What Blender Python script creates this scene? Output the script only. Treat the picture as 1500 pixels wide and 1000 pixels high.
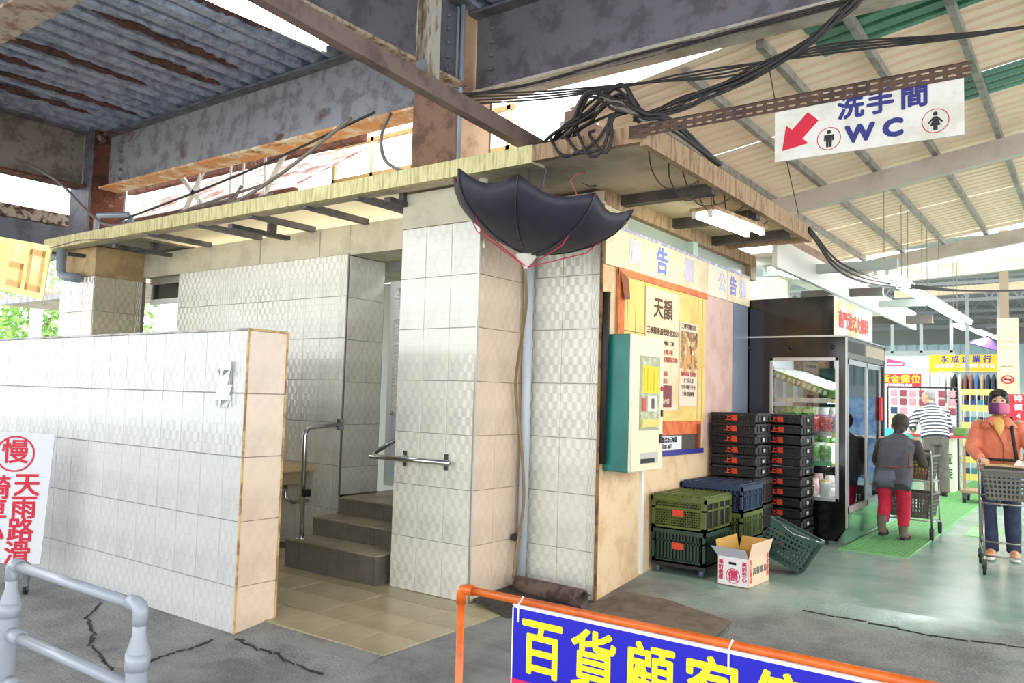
import bpy, bmesh, math, random
from mathutils import Vector, Matrix
random.seed(7)
sc = bpy.context.scene
for o in list(bpy.data.objects): bpy.data.objects.remove(o)
COL = sc.collection
R = math.radians
V = Vector

# ------------------------------------------------------------ camera, sky, exposure
F_PX = 1185.0
yaw, pit, rol = R(36.13), R(3.93), R(1.626)
cf = V((-math.sin(yaw)*math.cos(pit), math.cos(yaw)*math.cos(pit), math.sin(pit)))
cr = V((math.cos(yaw), math.sin(yaw), 0)); cu = cr.cross(cf)
r2 = cr*math.cos(rol)+cu*math.sin(rol); u2 = -cr*math.sin(rol)+cu*math.cos(rol)
cam = bpy.data.cameras.new('camera'); cam.sensor_width = 36; cam.lens = F_PX/1500*36
cam.clip_start = .05; cam.clip_end = 300
camo = bpy.data.objects.new('camera', cam); COL.objects.link(camo)
m = Matrix((r2, u2, -cf)).transposed().to_4x4(); m.translation = (0, 0, 1.5)
camo.matrix_world = m
sc.camera = camo
w = bpy.data.worlds.new('overcast_sky'); sc.world = w; w.use_nodes = True
bg = w.node_tree.nodes['Background']
bg.inputs[0].default_value = (.93, .97, 1.0, 1); bg.inputs[1].default_value = 2.9
sc.view_settings.view_transform = 'Standard'; sc.view_settings.look = 'None'
sc.view_settings.gamma = 1; sc.view_settings.use_curve_mapping = False
sc.view_settings.exposure = 0.36

# ------------------------------------------------------------ helpers
BASE = {}
def s2l(c):
    out = []
    for v in c[:3]:
        v = v/255.0
        out.append(v/12.92 if v <= .04045 else ((v+.055)/1.055)**2.4)
    return (*out, 1)
MATS = {}
def M(name, col=(200, 200, 200), rough=.6, metal=0.0, col2=None, scale=6.0, thr=(.45, .62), bump=0.0, bscale=40.0,
      emit=0.0, spec=.5, stretch=None, col3=None, thr3=(.6, .68), scale3=2.0, detail=6.0):
    if name in MATS: return MATS[name]
    mt = bpy.data.materials.new(name); mt.use_nodes = True; MATS[name] = mt
    nt = mt.node_tree; b = nt.nodes['Principled BSDF']; L = nt.links
    b.inputs['Base Color'].default_value = s2l(col); b.inputs['Roughness'].default_value = rough
    b.inputs['Metallic'].default_value = metal; b.inputs['Specular IOR Level'].default_value = spec
    if emit:
        b.inputs['Emission Color'].default_value = s2l(col); b.inputs['Emission Strength'].default_value = emit
    tc = nt.nodes.new('ShaderNodeTexCoord'); vec = tc.outputs['Object']
    if stretch:
        mp = nt.nodes.new('ShaderNodeMapping'); mp.inputs['Scale'].default_value = stretch
        L.new(vec, mp.inputs[0]); vec = mp.outputs[0]
    cur = None
    def layer(c, sc_, th, prev, prevcol):
        n = nt.nodes.new('ShaderNodeTexNoise'); n.inputs['Scale'].default_value = sc_
        n.inputs['Detail'].default_value = detail; n.inputs['Roughness'].default_value = .65
        L.new(vec, n.inputs['Vector'])
        mr = nt.nodes.new('ShaderNodeMapRange'); mr.interpolation_type = 'SMOOTHSTEP'
        mr.inputs[1].default_value = th[0]; mr.inputs[2].default_value = th[1]
        L.new(n.outputs[0], mr.inputs[0])
        mx = nt.nodes.new('ShaderNodeMix'); mx.data_type = 'RGBA'
        L.new(mr.outputs[0], mx.inputs[0])
        if prev: L.new(prev, mx.inputs[6])
        else: mx.inputs[6].default_value = s2l(prevcol)
        mx.inputs[7].default_value = s2l(c)
        return mx.outputs[2]
    if col2: cur = layer(col2, scale, thr, None, col)
    if col3: cur = layer(col3, scale3, thr3, cur, col)
    if cur: L.new(cur, b.inputs['Base Color'])
    if bump:
        n = nt.nodes.new('ShaderNodeTexNoise'); n.inputs['Scale'].default_value = bscale; n.inputs['Detail'].default_value = 5
        L.new(vec, n.inputs['Vector'])
        bp = nt.nodes.new('ShaderNodeBump'); bp.inputs['Strength'].default_value = bump; bp.inputs['Distance'].default_value = .02
        L.new(n.outputs[0], bp.inputs['Height']); L.new(bp.outputs[0], b.inputs['Normal'])
    return mt

class MB:
    def __init__(s): s.v = []; s.f = []
    def add(s, vs, fs):
        k = len(s.v); s.v += [V(p) for p in vs]; s.f += [tuple(i+k for i in f) for f in fs]; return s
    def box(s, a, b):
        x0, y0, z0 = a; x1, y1, z1 = b
        return s.add([(x0,y0,z0),(x1,y0,z0),(x1,y1,z0),(x0,y1,z0),(x0,y0,z1),(x1,y0,z1),(x1,y1,z1),(x0,y1,z1)],
                     [(0,3,2,1),(4,5,6,7),(0,1,5,4),(1,2,6,5),(2,3,7,6),(3,0,4,7)])
    def hexa(s, p):  # eight corners in box order
        return s.add(p, [(0,3,2,1),(4,5,6,7),(0,1,5,4),(1,2,6,5),(2,3,7,6),(3,0,4,7)])
    def bar(s, p, q, wd, ht, up=(0,0,1)):
        p = V(p); q = V(q); t = (q-p).normalized(); u = V(up)
        sd = t.cross(u)
        if sd.length < 1e-4: sd = t.cross(V((1,0,0)))
        sd.normalize(); u = sd.cross(t).normalized()
        a = sd*wd/2; b = u*ht/2
        return s.hexa([p-a-b, p+a-b, q+a-b, q-a-b, p-a+b, p+a+b, q+a+b, q-a+b])
    def ext(s, pts, off):
        n = len(pts); off = V(off); pts = [V(p) for p in pts]
        return s.add(pts+[p+off for p in pts], [tuple(range(n))[::-1], tuple(range(n, 2*n))]+[(i, (i+1) % n, n+(i+1) % n, n+i) for i in range(n)])
    def rings(s, rs, caps=True, closed=True):
        n = len(rs[0]); vs = [p for r in rs for p in r]; fs = []
        for i in range(len(rs)-1):
            for j in range(n if closed else n-1):
                k = (j+1) % n
                fs.append((i*n+j, i*n+k, (i+1)*n+k, (i+1)*n+j))
        if caps and closed:
            fs.append(tuple(range(n))[::-1]); fs.append(tuple((len(rs)-1)*n+j for j in range(n)))
        return s.add(vs, fs)
    def tube(s, pts, r, n=8, caps=True):
        pts = [V(p) for p in pts]; rs = []
        rad = r if isinstance(r, (list, tuple)) else [r]*len(pts)
        nrm = None
        for i, p in enumerate(pts):
            t = (pts[min(i+1, len(pts)-1)]-pts[max(i-1, 0)]).normalized()
            if nrm is None:
                nrm = t.cross(V((0,0,1)))
                if nrm.length < 1e-3: nrm = t.cross(V((1,0,0)))
            nrm = (nrm-t*nrm.dot(t))
            if nrm.length < 1e-5: nrm = t.cross(V((0,1,0)))
            nrm.normalize(); bn = t.cross(nrm)
            rs.append([p+(nrm*math.cos(a)+bn*math.sin(a))*rad[i] for a in [2*math.pi*j/n for j in range(n)]])
        return s.rings(rs, caps)
    def loft(s, pts, rad, side=(1,0,0), n=14):
        """elliptical rings; rad = list of (half width along side, half depth)"""
        pts = [V(p) for p in pts]; rs = []; sd0 = V(side)
        for i, p in enumerate(pts):
            t = (pts[min(i+1, len(pts)-1)]-pts[max(i-1, 0)]).normalized()
            sd = (sd0-t*sd0.dot(t))
            if sd.length < 1e-3: sd = t.cross(V((0,1,0)))
            sd.normalize(); dp = t.cross(sd)
            a, b = rad[i] if isinstance(rad[i], (list, tuple)) else (rad[i], rad[i])
            rs.append([p+sd*math.cos(q)*a+dp*math.sin(q)*b for q in [2*math.pi*j/n for j in range(n)]])
        return s.rings(rs, True)
    def ell(s, c, r, n=14, m_=9, rot=None):
        c = V(c); rs = []
        for i in range(m_+1):
            th = math.pi*(i+.001 if i == 0 else (i-.001 if i == m_ else i))/m_
            ring = []
            for j in range(n):
                a = 2*math.pi*j/n
                p = V((r[0]*math.sin(th)*math.cos(a), r[1]*math.sin(th)*math.sin(a), -r[2]*math.cos(th)))
                if rot: p = rot @ p
                ring.append(c+p)
            rs.append(ring)
        return s.rings(rs, True)
    def lathe(s, prof, c=(0,0,0), n=16, caps=True):
        c = V(c)
        return s.rings([[c+V((r*math.cos(2*math.pi*j/n), r*math.sin(2*math.pi*j/n), z)) for j in range(n)] for r, z in prof], caps)
    def ibeam(s, p, q, h, bw, tf=.02, tw=.012):
        """p,q = bottom centre line"""
        p = V(p); q = V(q); z = V((0,0,1))
        s.bar(p+z*tf/2, q+z*tf/2, bw, tf); s.bar(p+z*(h-tf/2), q+z*(h-tf/2), bw, tf)
        s.bar(p+z*h/2, q+z*h/2, tw, h-2*tf)
        return s
    def xf(s, mtx):
        s.v = [mtx @ p for p in s.v]; return s
    def mesh(s, name, base=V((0,0,0)), smooth=False):
        me = bpy.data.meshes.new(name)
        me.from_pydata([tuple(p-base) for p in s.v], [], s.f)
        bm = bmesh.new(); bm.from_mesh(me); bmesh.ops.recalc_face_normals(bm, faces=bm.faces)
        if smooth:
            for f in bm.faces: f.smooth = True
        bm.to_mesh(me); bm.free()
        return me
    def build(s, name, mat, parent=None, smooth=False, bevel=0.0, base=None):
        if parent is not None: bs = BASE[parent]
        elif base is not None: bs = V(base)
        else:
            mn = [min(p[i] for p in s.v) for i in range(3)]; mx = [max(p[i] for p in s.v) for i in range(3)]
            bs = V(((mn[0]+mx[0])/2, (mn[1]+mx[1])/2, mn[2]))
        me = s.mesh(name, bs, smooth)
        return link(name, me, mat, parent, bs, bevel)
def link(name, me, mat, parent=None, bs=V((0,0,0)), bevel=0.0):
    o = bpy.data.objects.new(name, me); COL.objects.link(o)
    if mat:
        me.materials.clear(); me.materials.append(mat)
    if parent is not None: o.parent = parent; BASE[o] = BASE[parent]
    else: o.location = bs; BASE[o] = V(bs)
    if bevel:
        md = o.modifiers.new('bevel', 'BEVEL'); md.width = bevel; md.segments = 2; md.limit_method = 'ANGLE'
    return o
def tag(o, label, cat, group=None):
    o['label'] = label; o['category'] = cat
    if group: o['group'] = group
    return o
def struct(o): o['kind'] = 'structure'; return o
def thing(name, label, cat, loc, group=None):
    o = bpy.data.objects.new(name, None); COL.objects.link(o); o.location = loc; BASE[o] = V(loc)
    o.empty_display_size = .1
    return tag(o, label, cat, group)
def lthing(name, label, cat, loc, rotz=0, group=None):
    """a thing whose parts are written in its own local frame"""
    o = thing(name, label, cat, loc, group); o.rotation_euler = (0, 0, rotz); BASE[o] = V((0,0,0)); return o
def copy_tree(o, parent=None):
    c = o.copy(); COL.objects.link(c); BASE[c] = BASE[o]
    if parent is not None: c.parent = parent
    for ch in [x for x in o.children]: copy_tree(ch, c)
    return c
ORD = ['topmost', 'second', 'third', 'fourth', 'fifth', 'sixth', 'seventh', 'eighth', 'ninth', 'tenth', 'eleventh', 'twelfth', 'thirteenth', 'fourteenth']
def text(s_, size, name, mat, parent, org, right=(1,0,0), up=(0,0,1), depth=.002, bold=0.0, align='CENTER', sx=1.0):
    cu_ = bpy.data.curves.new(name, 'FONT'); cu_.body = s_; cu_.size = size; cu_.align_x = align; cu_.align_y = 'CENTER'
    cu_.extrude = depth/2; cu_.resolution_u = 3
    t = bpy.data.objects.new('tmp', cu_); COL.objects.link(t)
    bpy.context.view_layer.update()
    me = bpy.data.meshes.new_from_object(t.evaluated_get(bpy.context.evaluated_depsgraph_get()))
    bpy.data.objects.remove(t); bpy.data.curves.remove(cu_)
    rt = V(right).normalized(); uu = V(up).normalized(); nn = rt.cross(uu); og = V(org)-BASE[parent]
    sh = [(0, 0)] if not bold else [(0, 0), (bold, 0), (-bold, 0), (0, bold), (0, -bold), (bold*.7, bold*.7), (-bold*.7, bold*.7), (bold*.7, -bold*.7), (-bold*.7, -bold*.7)]
    vs = []; fs = []; pf = [tuple(p.vertices) for p in me.polygons]; pv = [v.co.copy() for v in me.vertices]
    for k, (a, b) in enumerate(sh):
        o_ = len(vs)
        for c in pv: vs.append(og+rt*(c.x*sx+a)+uu*(c.y+b)+nn*c.z*(1+.02*k))
        fs += [tuple(i+o_ for i in f) for f in pf]
    bpy.data.meshes.remove(me)
    me = bpy.data.meshes.new(name); me.from_pydata([tuple(v) for v in vs], [], fs)
    return link(name, me, mat, parent)
def bake(o, vox, smooth_it=4):
    md = o.modifiers.new('r', 'REMESH'); md.mode = 'VOXEL'; md.voxel_size = vox
    if smooth_it:
        sm = o.modifiers.new('s', 'SMOOTH'); sm.iterations = smooth_it; sm.factor = .5
    bpy.context.view_layer.update()
    me = bpy.data.meshes.new_from_object(o.evaluated_get(bpy.context.evaluated_depsgraph_get()))
    o.modifiers.clear(); old = o.data; mats = list(old.materials)
    o.data = me; me.materials.clear()
    for mm in mats: me.materials.append(mm)
    bpy.data.meshes.remove(old)
    for p in me.polygons: p.use_smooth = True
    return o

# ------------------------------------------------------------ materials
def tile_mat(name, col, amp=.85):
    mt = M(name, col, rough=.13, spec=.6, col2=tuple(int(c*.93) for c in col), scale=2.5, thr=(.4, .7))
    nt = mt.node_tree; L = nt.links; b = nt.nodes['Principled BSDF']
    tc = nt.nodes.new('ShaderNodeTexCoord'); sp = nt.nodes.new('ShaderNodeSeparateXYZ'); L.new(tc.outputs['Object'], sp.inputs[0])
    def mth(op, a, b_=None):
        n = nt.nodes.new('ShaderNodeMath'); n.operation = op
        for i, x in enumerate((a, b_)):
            if x is None: continue
            if isinstance(x, (int, float)): n.inputs[i].default_value = x
            else: L.new(x, n.inputs[i])
        return n.outputs[0]
    zz = mth('DIVIDE', sp.outputs[2], .0667); row = mth('FLOOR', zz); fz = mth('SUBTRACT', zz, row)
    sh = mth('MULTIPLY', mth('MODULO', mth('ADD', row, 100), 2), .5)
    uu = mth('ADD', mth('DIVIDE', sp.outputs[0], .084), sh)
    wv = mth('SINE', mth('MULTIPLY', uu, 6.2832))
    cz = mth('MULTIPLY', mth('SUBTRACT', fz, .5), .5)
    h = mth('ADD', wv, cz)
    bp = nt.nodes.new('ShaderNodeBump'); bp.inputs['Strength'].default_value = amp; bp.inputs['Distance'].default_value = .0035
    L.new(h, bp.inputs['Height']); L.new(bp.outputs[0], b.inputs['Normal'])
    return mt
TILE = tile_mat('cream_relief_tile', (234, 230, 214), .65)  # same tile, colour lightened and warmed to lift the shaded building walls
TILE_S = tile_mat('white_relief_tile', (206, 206, 202), .65)  # same tile, colour darkened to hold down the over-lit screen wall
TILE_P = tile_mat('peach_relief_tile', (228, 203, 178), .4)
GROUT = M('grout', (128, 124, 114), .9)
GROUT_RUST = M('rust_stained_grout', (150, 112, 72), .9, col2=(96, 70, 50), scale=9)
PLASTER = M('old_cream_plaster', (205, 198, 172), .85, col2=(188, 180, 154), scale=3, bump=.15, bscale=30, col3=(150, 142, 124), thr3=(.66, .8), scale3=1.6)
PEACH = M('peach_plaster', (236, 206, 166), .8, col2=(222, 184, 140), scale=4, bump=.2, bscale=60, col3=(190, 146, 100), thr3=(.7, .85), scale3=3)
PINK = M('pink_board', (226, 190, 178), .7, col2=(214, 174, 160), scale=4)
FASCIA = M('streaked_cream_fascia', (222, 212, 158), .75, col2=(168, 158, 102), scale=5, thr=(.4, .7), stretch=(9, 9, 1))
FASCIA_B = M('brown_beige_fascia', (178, 148, 116), .75, col2=(140, 108, 80), scale=5, stretch=(5, 5, 1))
SOFFIT = M('soffit_board', (202, 190, 166), .85, col2=(180, 166, 140), scale=2)
STEEL_DK = M('dark_painted_steel', (118, 117, 122), .55, .1, col2=(94, 91, 96), scale=4, bump=.1, col3=(96, 62, 46), thr3=(.62, .74), scale3=2.2)
STEEL_GREY = M('grey_painted_steel', (160, 160, 163), .5, .05, col2=(128, 125, 128), scale=5, bump=.1, col3=(112, 76, 54), thr3=(.6, .72), scale3=2.4)
FLANGE = M('rusty_orange_flange', (222, 156, 98), .8, col2=(232, 216, 186), scale=3.2, thr=(.46, .6), bump=.35, bscale=45, col3=(92, 52, 34), thr3=(.56, .7), scale3=4)
RUST = M('deep_rust', (112, 66, 46), .9, col2=(70, 40, 34), scale=7, bump=.5, bscale=50, col3=(176, 150, 128), thr3=(.6, .7), scale3=4)
COLRUST = M('column_rust', (128, 96, 76), .85, col2=(92, 66, 54), scale=4, bump=.25, col3=(176, 132, 92), thr3=(.52, .66), scale3=1.6)
DECK = M('zinc_deck', (172, 180, 198), .45, .1, col2=(124, 130, 152), scale=9, thr=(.4, .65), bump=.12, bscale=80)
DECKRUST = M('rusted_deck_patch', (98, 62, 54), .9, col2=(58, 38, 40), scale=9, bump=.6, bscale=50, col3=(184, 154, 136), thr3=(.62, .7), scale3=8)
TIN = None
TINGREEN = M('green_tin_roof', (60, 118, 92), .4, .1, col2=(84, 140, 112), scale=3)
PURLIN = M('purlin_steel', (150, 144, 136), .5, .2, col2=(120, 112, 104), scale=6)
RAFTER = M('rafter_paint', (196, 186, 174), .55, .05, col2=(178, 166, 152), scale=2)
CHANNEL = M('brown_channel', (124, 104, 94), .5, .2, col2=(96, 80, 74), scale=5)
ASPH = M('worn_concrete_ground', (118, 116, 112), .8, col2=(84, 82, 80), scale=2.2, thr=(.35, .7), bump=.5, bscale=55, col3=(152, 148, 140), thr3=(.58, .75), scale3=.9)
PATCH = M('brown_concrete_patch', (126, 110, 94), .85, col2=(104, 90, 78), scale=6, bump=.3, bscale=90)
FTILE = M('beige_floor_tile', (188, 174, 140), .3, col2=(160, 146, 112), scale=2.2, thr=(.35, .7), spec=.5)
STEPM = M('grey_step_tile', (124, 116, 102), .5, col2=(96, 88, 76), scale=4, thr=(.35, .7))
TREADM = M('tread_tile', (168, 156, 128), .4, col2=(140, 128, 104), scale=3)
CHROME = M('stainless', (200, 200, 200), .22, 1.0)
ALU = M('aluminium', (196, 196, 192), .35, .8)
PVC = M('grey_pvc', (150, 158, 168), .35)
PVCB = M('bluegrey_pvc', (196, 204, 212), .4)
ORANGE = M('orange_pipe', (222, 106, 30), .35, col2=(200, 88, 22), scale=9)
WHITE = M('white_paint', (236, 236, 232), .5)
OFFW = M('offwhite_panel', (230, 228, 220), .6)
BLACK = M('black_gloss', (14, 13, 15), .12, spec=.6)
BLACKP = M('black_plastic', (30, 28, 30), .45)
RUBBER = M('dark_rubber', (26, 26, 28), .7)
CABLE = M('black_cable', (48, 42, 42), .6)
CABLEG = M('grey_cable', (122, 112, 104), .65)
TUBE = M('fluorescent_tube', (235, 248, 255), .4, emit=30.0)
TUBE_W = M('warm_tube', (245, 255, 225), .4, emit=22.0)
FIXT = M('light_housing', (222, 222, 216), .5)
NAVY = M('navy_print', (44, 44, 118), .6)
REDP = M('red_print', (206, 22, 52), .55)
ORP = M('orange_logo', (214, 66, 34), .6)
YEL = M('yellow_print', (246, 236, 26), .5)
def glass(name, tint=(1, 1, 1), fac=.12, rough=.02):
    mt = bpy.data.materials.new(name); mt.use_nodes = True; nt = mt.node_tree
    nt.nodes.remove(nt.nodes['Principled BSDF']); out = nt.nodes['Material Output']
    t = nt.nodes.new('ShaderNodeBsdfTransparent'); t.inputs[0].default_value = (*tint, 1)
    g = nt.nodes.new('ShaderNodeBsdfGlossy'); g.inputs['Roughness'].default_value = rough
    mx = nt.nodes.new('ShaderNodeMixShader'); fr = nt.nodes.new('ShaderNodeFresnel'); fr.inputs[0].default_value = 1.5
    ad = nt.nodes.new('ShaderNodeMath'); ad.operation = 'ADD'; ad.inputs[1].default_value = fac-.04
    nt.links.new(fr.outputs[0], ad.inputs[0]); nt.links.new(ad.outputs[0], mx.inputs[0])
    nt.links.new(t.outputs[0], mx.inputs[1]); nt.links.new(g.outputs[0], mx.inputs[2]); nt.links.new(mx.outputs[0], out.inputs[0])
    return mt
GLASS = glass('clear_glass'); GLASSG = glass('grey_glass', (.72, .78, .74), .15, .1)
def translucent(name, col, fac=.7):
    mt = bpy.data.materials.new(name); mt.use_nodes = True; nt = mt.node_tree
    nt.nodes.remove(nt.nodes['Principled BSDF']); out = nt.nodes['Material Output']
    d = nt.nodes.new('ShaderNodeBsdfDiffuse'); t = nt.nodes.new('ShaderNodeBsdfTranslucent')
    d.inputs[0].default_value = s2l(col); t.inputs[0].default_value = s2l(col)
    mx = nt.nodes.new('ShaderNodeMixShader'); mx.inputs[0].default_value = fac
    nt.links.new(d.outputs[0], mx.inputs[1]); nt.links.new(t.outputs[0], mx.inputs[2]); nt.links.new(mx.outputs[0], out.inputs[0])
    return mt
LUCENT = translucent('translucent_sheet', (250, 246, 236), .88)
LUCENT_W = translucent('yellowed_sheet', (250, 240, 214), .9)  # cream tint put in to warm the light on the wall below
TIN = translucent('beige_fibre_roof', (226, 205, 180), .06)

def tube_light(name, label, a, b, wd, mat, tubes=2, group=None, hang=None, house=FIXT):
    a = V(a); b = V(b); t = thing(name, label, 'light', (a+b)/2, group)
    tdir = (b-a).normalized(); side = tdir.cross(V((0, 0, 1))).normalized()
    MB().bar(a+V((0, 0, .045)), b+V((0, 0, .045)), wd, .03).build('housing', house, t, bevel=.004)
    for k in range(tubes):
        o_ = side*((k-(tubes-1)/2)*wd*.62)
        MB().tube([a+tdir*.05+o_, b-tdir*.05+o_], .016, 8).build('tube', mat, t, True)
        for e in (a, b-tdir*.04): MB().bar(e+o_+V((0, 0, .008)), e+o_+tdir*.04+V((0, 0, .008)), .034, .05).build('lamp_holder', FIXT, t)
    if hang:
        for p in (a+tdir*.15, b-tdir*.15): MB().tube([p+V((0, 0, .05)), p+V((0, 0, hang))], .004, 5).build('suspension_wire', CABLEG, t)
    return t
# ------------------------------------------------------------ ground
def gz(x, y):
    P = [(-5, -.07), (3.0, -.07), (3.45, -.008), (5.25, 0), (6.2, .1), (60, .1)]
    for (a, za), (b, zb) in zip(P, P[1:]):
        if y <= b: return za+(zb-za)*max(0, (y-a)/(b-a))
    return .1
def ground():
    xs = [-40, -16, -12, -9, -7, -5.5, -4.5, -3.37, -2.5, -1.5, -.5, 1, 4, 12]
    ys = [-6, 0, 2, 2.6, 3.0, 3.15, 3.3, 3.45, 4.2, 5.25, 5.5, 5.75, 6.0, 6.2, 8, 12, 20, 40]
    vs = []; fs = []
    for y in ys:
        for x in xs: vs.append((x, y, gz(x, y)-(.03 if (x <= -3.4 and 3.46 < y < 8) else 0)))
    n = len(xs)
    for j in range(len(ys)-1):
        for i in range(n-1): fs.append((j*n+i, j*n+i+1, (j+1)*n+i+1, (j+1)*n+i))
    mb = MB().add(vs, fs)
    # green paint worn to concrete: paint cover is a property of the floor itself
    mt = M('worn_green_floor', (150, 148, 144), .8, col2=(112, 110, 108), scale=2.2, thr=(.35, .7), bump=.8, bscale=48, col3=(188, 182, 172), thr3=(.56, .75), scale3=.9)
    nt = mt.node_tree; L = nt.links; b = nt.nodes['Principled BSDF']
    old = b.inputs['Base Color'].links[0].from_socket
    tc = nt.nodes.new('ShaderNodeTexCoord'); sp = nt.nodes.new('ShaderNodeSeparateXYZ'); L.new(tc.outputs['Object'], sp.inputs[0])
    n1 = nt.nodes.new('ShaderNodeTexNoise'); n1.inputs['Scale'].default_value = 1.3; n1.inputs['Detail'].default_value = 8; L.new(tc.outputs['Object'], n1.inputs[0])
    ma = nt.nodes.new('ShaderNodeMath'); ma.operation = 'MULTIPLY_ADD'; ma.inputs[1].default_value = 2.2
    L.new(n1.outputs[0], ma.inputs[0]); L.new(sp.outputs[1], ma.inputs[2])
    mr = nt.nodes.new('ShaderNodeMapRange'); mr.interpolation_type = 'SMOOTHSTEP'; mr.inputs[1].default_value = 6.55; mr.inputs[2].default_value = 7.5
    L.new(ma.outputs[0], mr.inputs[0])
    n2 = nt.nodes.new('ShaderNodeTexNoise'); n2.inputs['Scale'].default_value = 2.5; n2.inputs['Detail'].default_value = 7; L.new(tc.outputs['Object'], n2.inputs[0])
    cr_ = nt.nodes.new('ShaderNodeValToRGB'); L.new(n2.outputs[0], cr_.inputs[0])
    e = cr_.color_ramp.elements; e[0].position = .35; e[0].color = s2l((142, 176, 160)); e[1].position = .7; e[1].color = s2l((186, 200, 192))
    mx = nt.nodes.new('ShaderNodeMix'); mx.data_type = 'RGBA'; L.new(mr.outputs[0], mx.inputs[0]); L.new(old, mx.inputs[6]); L.new(cr_.outputs[0], mx.inputs[7])
    L.new(mx.outputs[2], b.inputs['Base Color'])
    rr = nt.nodes.new('ShaderNodeMapRange'); rr.inputs[3].default_value = .8; rr.inputs[4].default_value = .2; L.new(mr.outputs[0], rr.inputs[0]); L.new(rr.outputs[0], b.inputs['Roughness'])
    bs = nt.nodes['Bump'] if 'Bump' in nt.nodes else None
    if bs:
        r3 = nt.nodes.new('ShaderNodeMapRange'); r3.inputs[3].default_value = .8; r3.inputs[4].default_value = .12; L.new(mr.outputs[0], r3.inputs[0]); L.new(r3.outputs[0], bs.inputs['Strength'])
    return struct(mb.build('floor', mt, base=(0, 0, 0)))
FLOOR = ground()
# brown concrete ramp patch by the corner
pts = [(-3.06, 5.2), (-2.98, 5.62), (-2.62, 5.62), (-2.06, 5.44), (-1.98, 4.7), (-2.5, 4.62), (-3.0, 4.9)]
pm = MB(); n = len(pts)
pm.add([(x, y, gz(x, y)+.006) for x, y in pts]+[(-2.6, 5.2, gz(0, 5.2)+.008)], [(i, (i+1) % n, n) for i in range(n)])
pm.build('ramp_patch', PATCH, FLOOR)
# cracks as thin dark grooves
for k, pl in enumerate([[(-5.83, 3.08), (-5.57, 2.85), (-5.16, 2.69), (-4.97, 2.58), (-4.68, 2.5), (-4.47, 2.44), (-4.37, 2.36)], [(-4.43, 2.6), (-4.47, 2.84), (-4.5, 3.1)], [(-4.37, 3.17), (-4.1, 3.15), (-3.95, 3.16), (-3.83, 3.13), (-3.5, 3.1)],
                        [(-2.0, 5.05), (-1.4, 4.95), (-.7, 5.0), (.1, 4.85)], [(-1.7, 5.9), (-.9, 5.85), (-.1, 5.95)]]):
    cm = MB()
    for (a, b), (c, d) in zip(pl, pl[1:]):
        for q in range(4):
            p0 = V((a+(c-a)*q/4+random.uniform(-.02, .02), b+(d-b)*q/4, 0)); p1 = V((a+(c-a)*(q+1)/4, b+(d-b)*(q+1)/4+random.uniform(-.02, .02), 0))
            p0.z = gz(0, p0.y)+.002; p1.z = gz(0, p1.y)+.002
            cm.bar(p0, p1, random.uniform(.008, .02), .006)
    cm.build('crack', M('crack_dark', (52, 50, 48), .95), FLOOR)

# ------------------------------------------------------------ tiled walls
TMESH = {}
def tile_mesh(tw, th):
    k = (round(tw, 3), round(th, 3))
    if k not in TMESH:
        a, h, g, d, bv = tw/2-.0015, th/2-.0015, 0, .008, .003
        o_ = [(-a, 0, -h), (a, 0, -h), (a, 0, h), (-a, 0, h)]
        i1 = [(-a, -d+bv, -h), (a, -d+bv, -h), (a, -d+bv, h), (-a, -d+bv, h)]
        i2 = [(-a+bv, -d, -h+bv), (a-bv, -d, -h+bv), (a-bv, -d, h-bv), (-a+bv, -d, h-bv)]
        mb = MB().rings([o_, i1, i2], caps=False); mb.f.append((8, 9, 10, 11))
        TMESH[k] = mb.mesh('tile')
    return TMESH[k]
def tile_face(parent, p0, length, ztop, zbot, tw, th, face='-y', mat=TILE, first=None, zmin_build=None):
    """p0 = (x,y) of the left end as seen from outside; runs +x for -y faces and +y for +x faces"""
    me = tile_mesh(tw, th)
    if not me.materials or me.materials[0] != mat:
        if not me.materials: me.materials.append(mat)
        else:
            key = (round(tw, 3), round(th, 3), mat.name)
            if key not in TMESH:
                TMESH[key] = me.copy(); TMESH[key].materials.clear(); TMESH[key].materials.append(mat)
            me = TMESH[key]
    us = []; u = 0
    if first: us.append((0, first)); u = first
    while u < length-1e-3:
        us.append((u, min(u+tw, length))); u += tw
    z = ztop
    while z > zbot+1e-3:
        z2 = max(z-th, zbot)
        if zmin_build is None or z > zmin_build:
            for a, b in us:
                if b-a < .02 or z-z2 < .02: continue
                o = bpy.data.objects.new('tile', me); COL.objects.link(o); o.parent = parent
                o.scale = ((b-a)/tw, 1, (z-z2)/th)
                c = (a+b)/2
                if face == '-y': loc = V((p0[0]+c, p0[1], (z+z2)/2))
                else: loc = V((p0[0], p0[1]+c, (z+z2)/2)); o.rotation_euler = (0, 0, math.pi/2)
                loc -= BASE[parent]; o.location = loc
                o.rotation_euler.z += random.uniform(-.004, .004); o.rotation_euler.x += random.uniform(-.004, .004)
        z = z2
def wallbox(name, a, b, mat):
    return struct(MB().box(a, b).build(name, mat, base=(0, 0, 0)))
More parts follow.
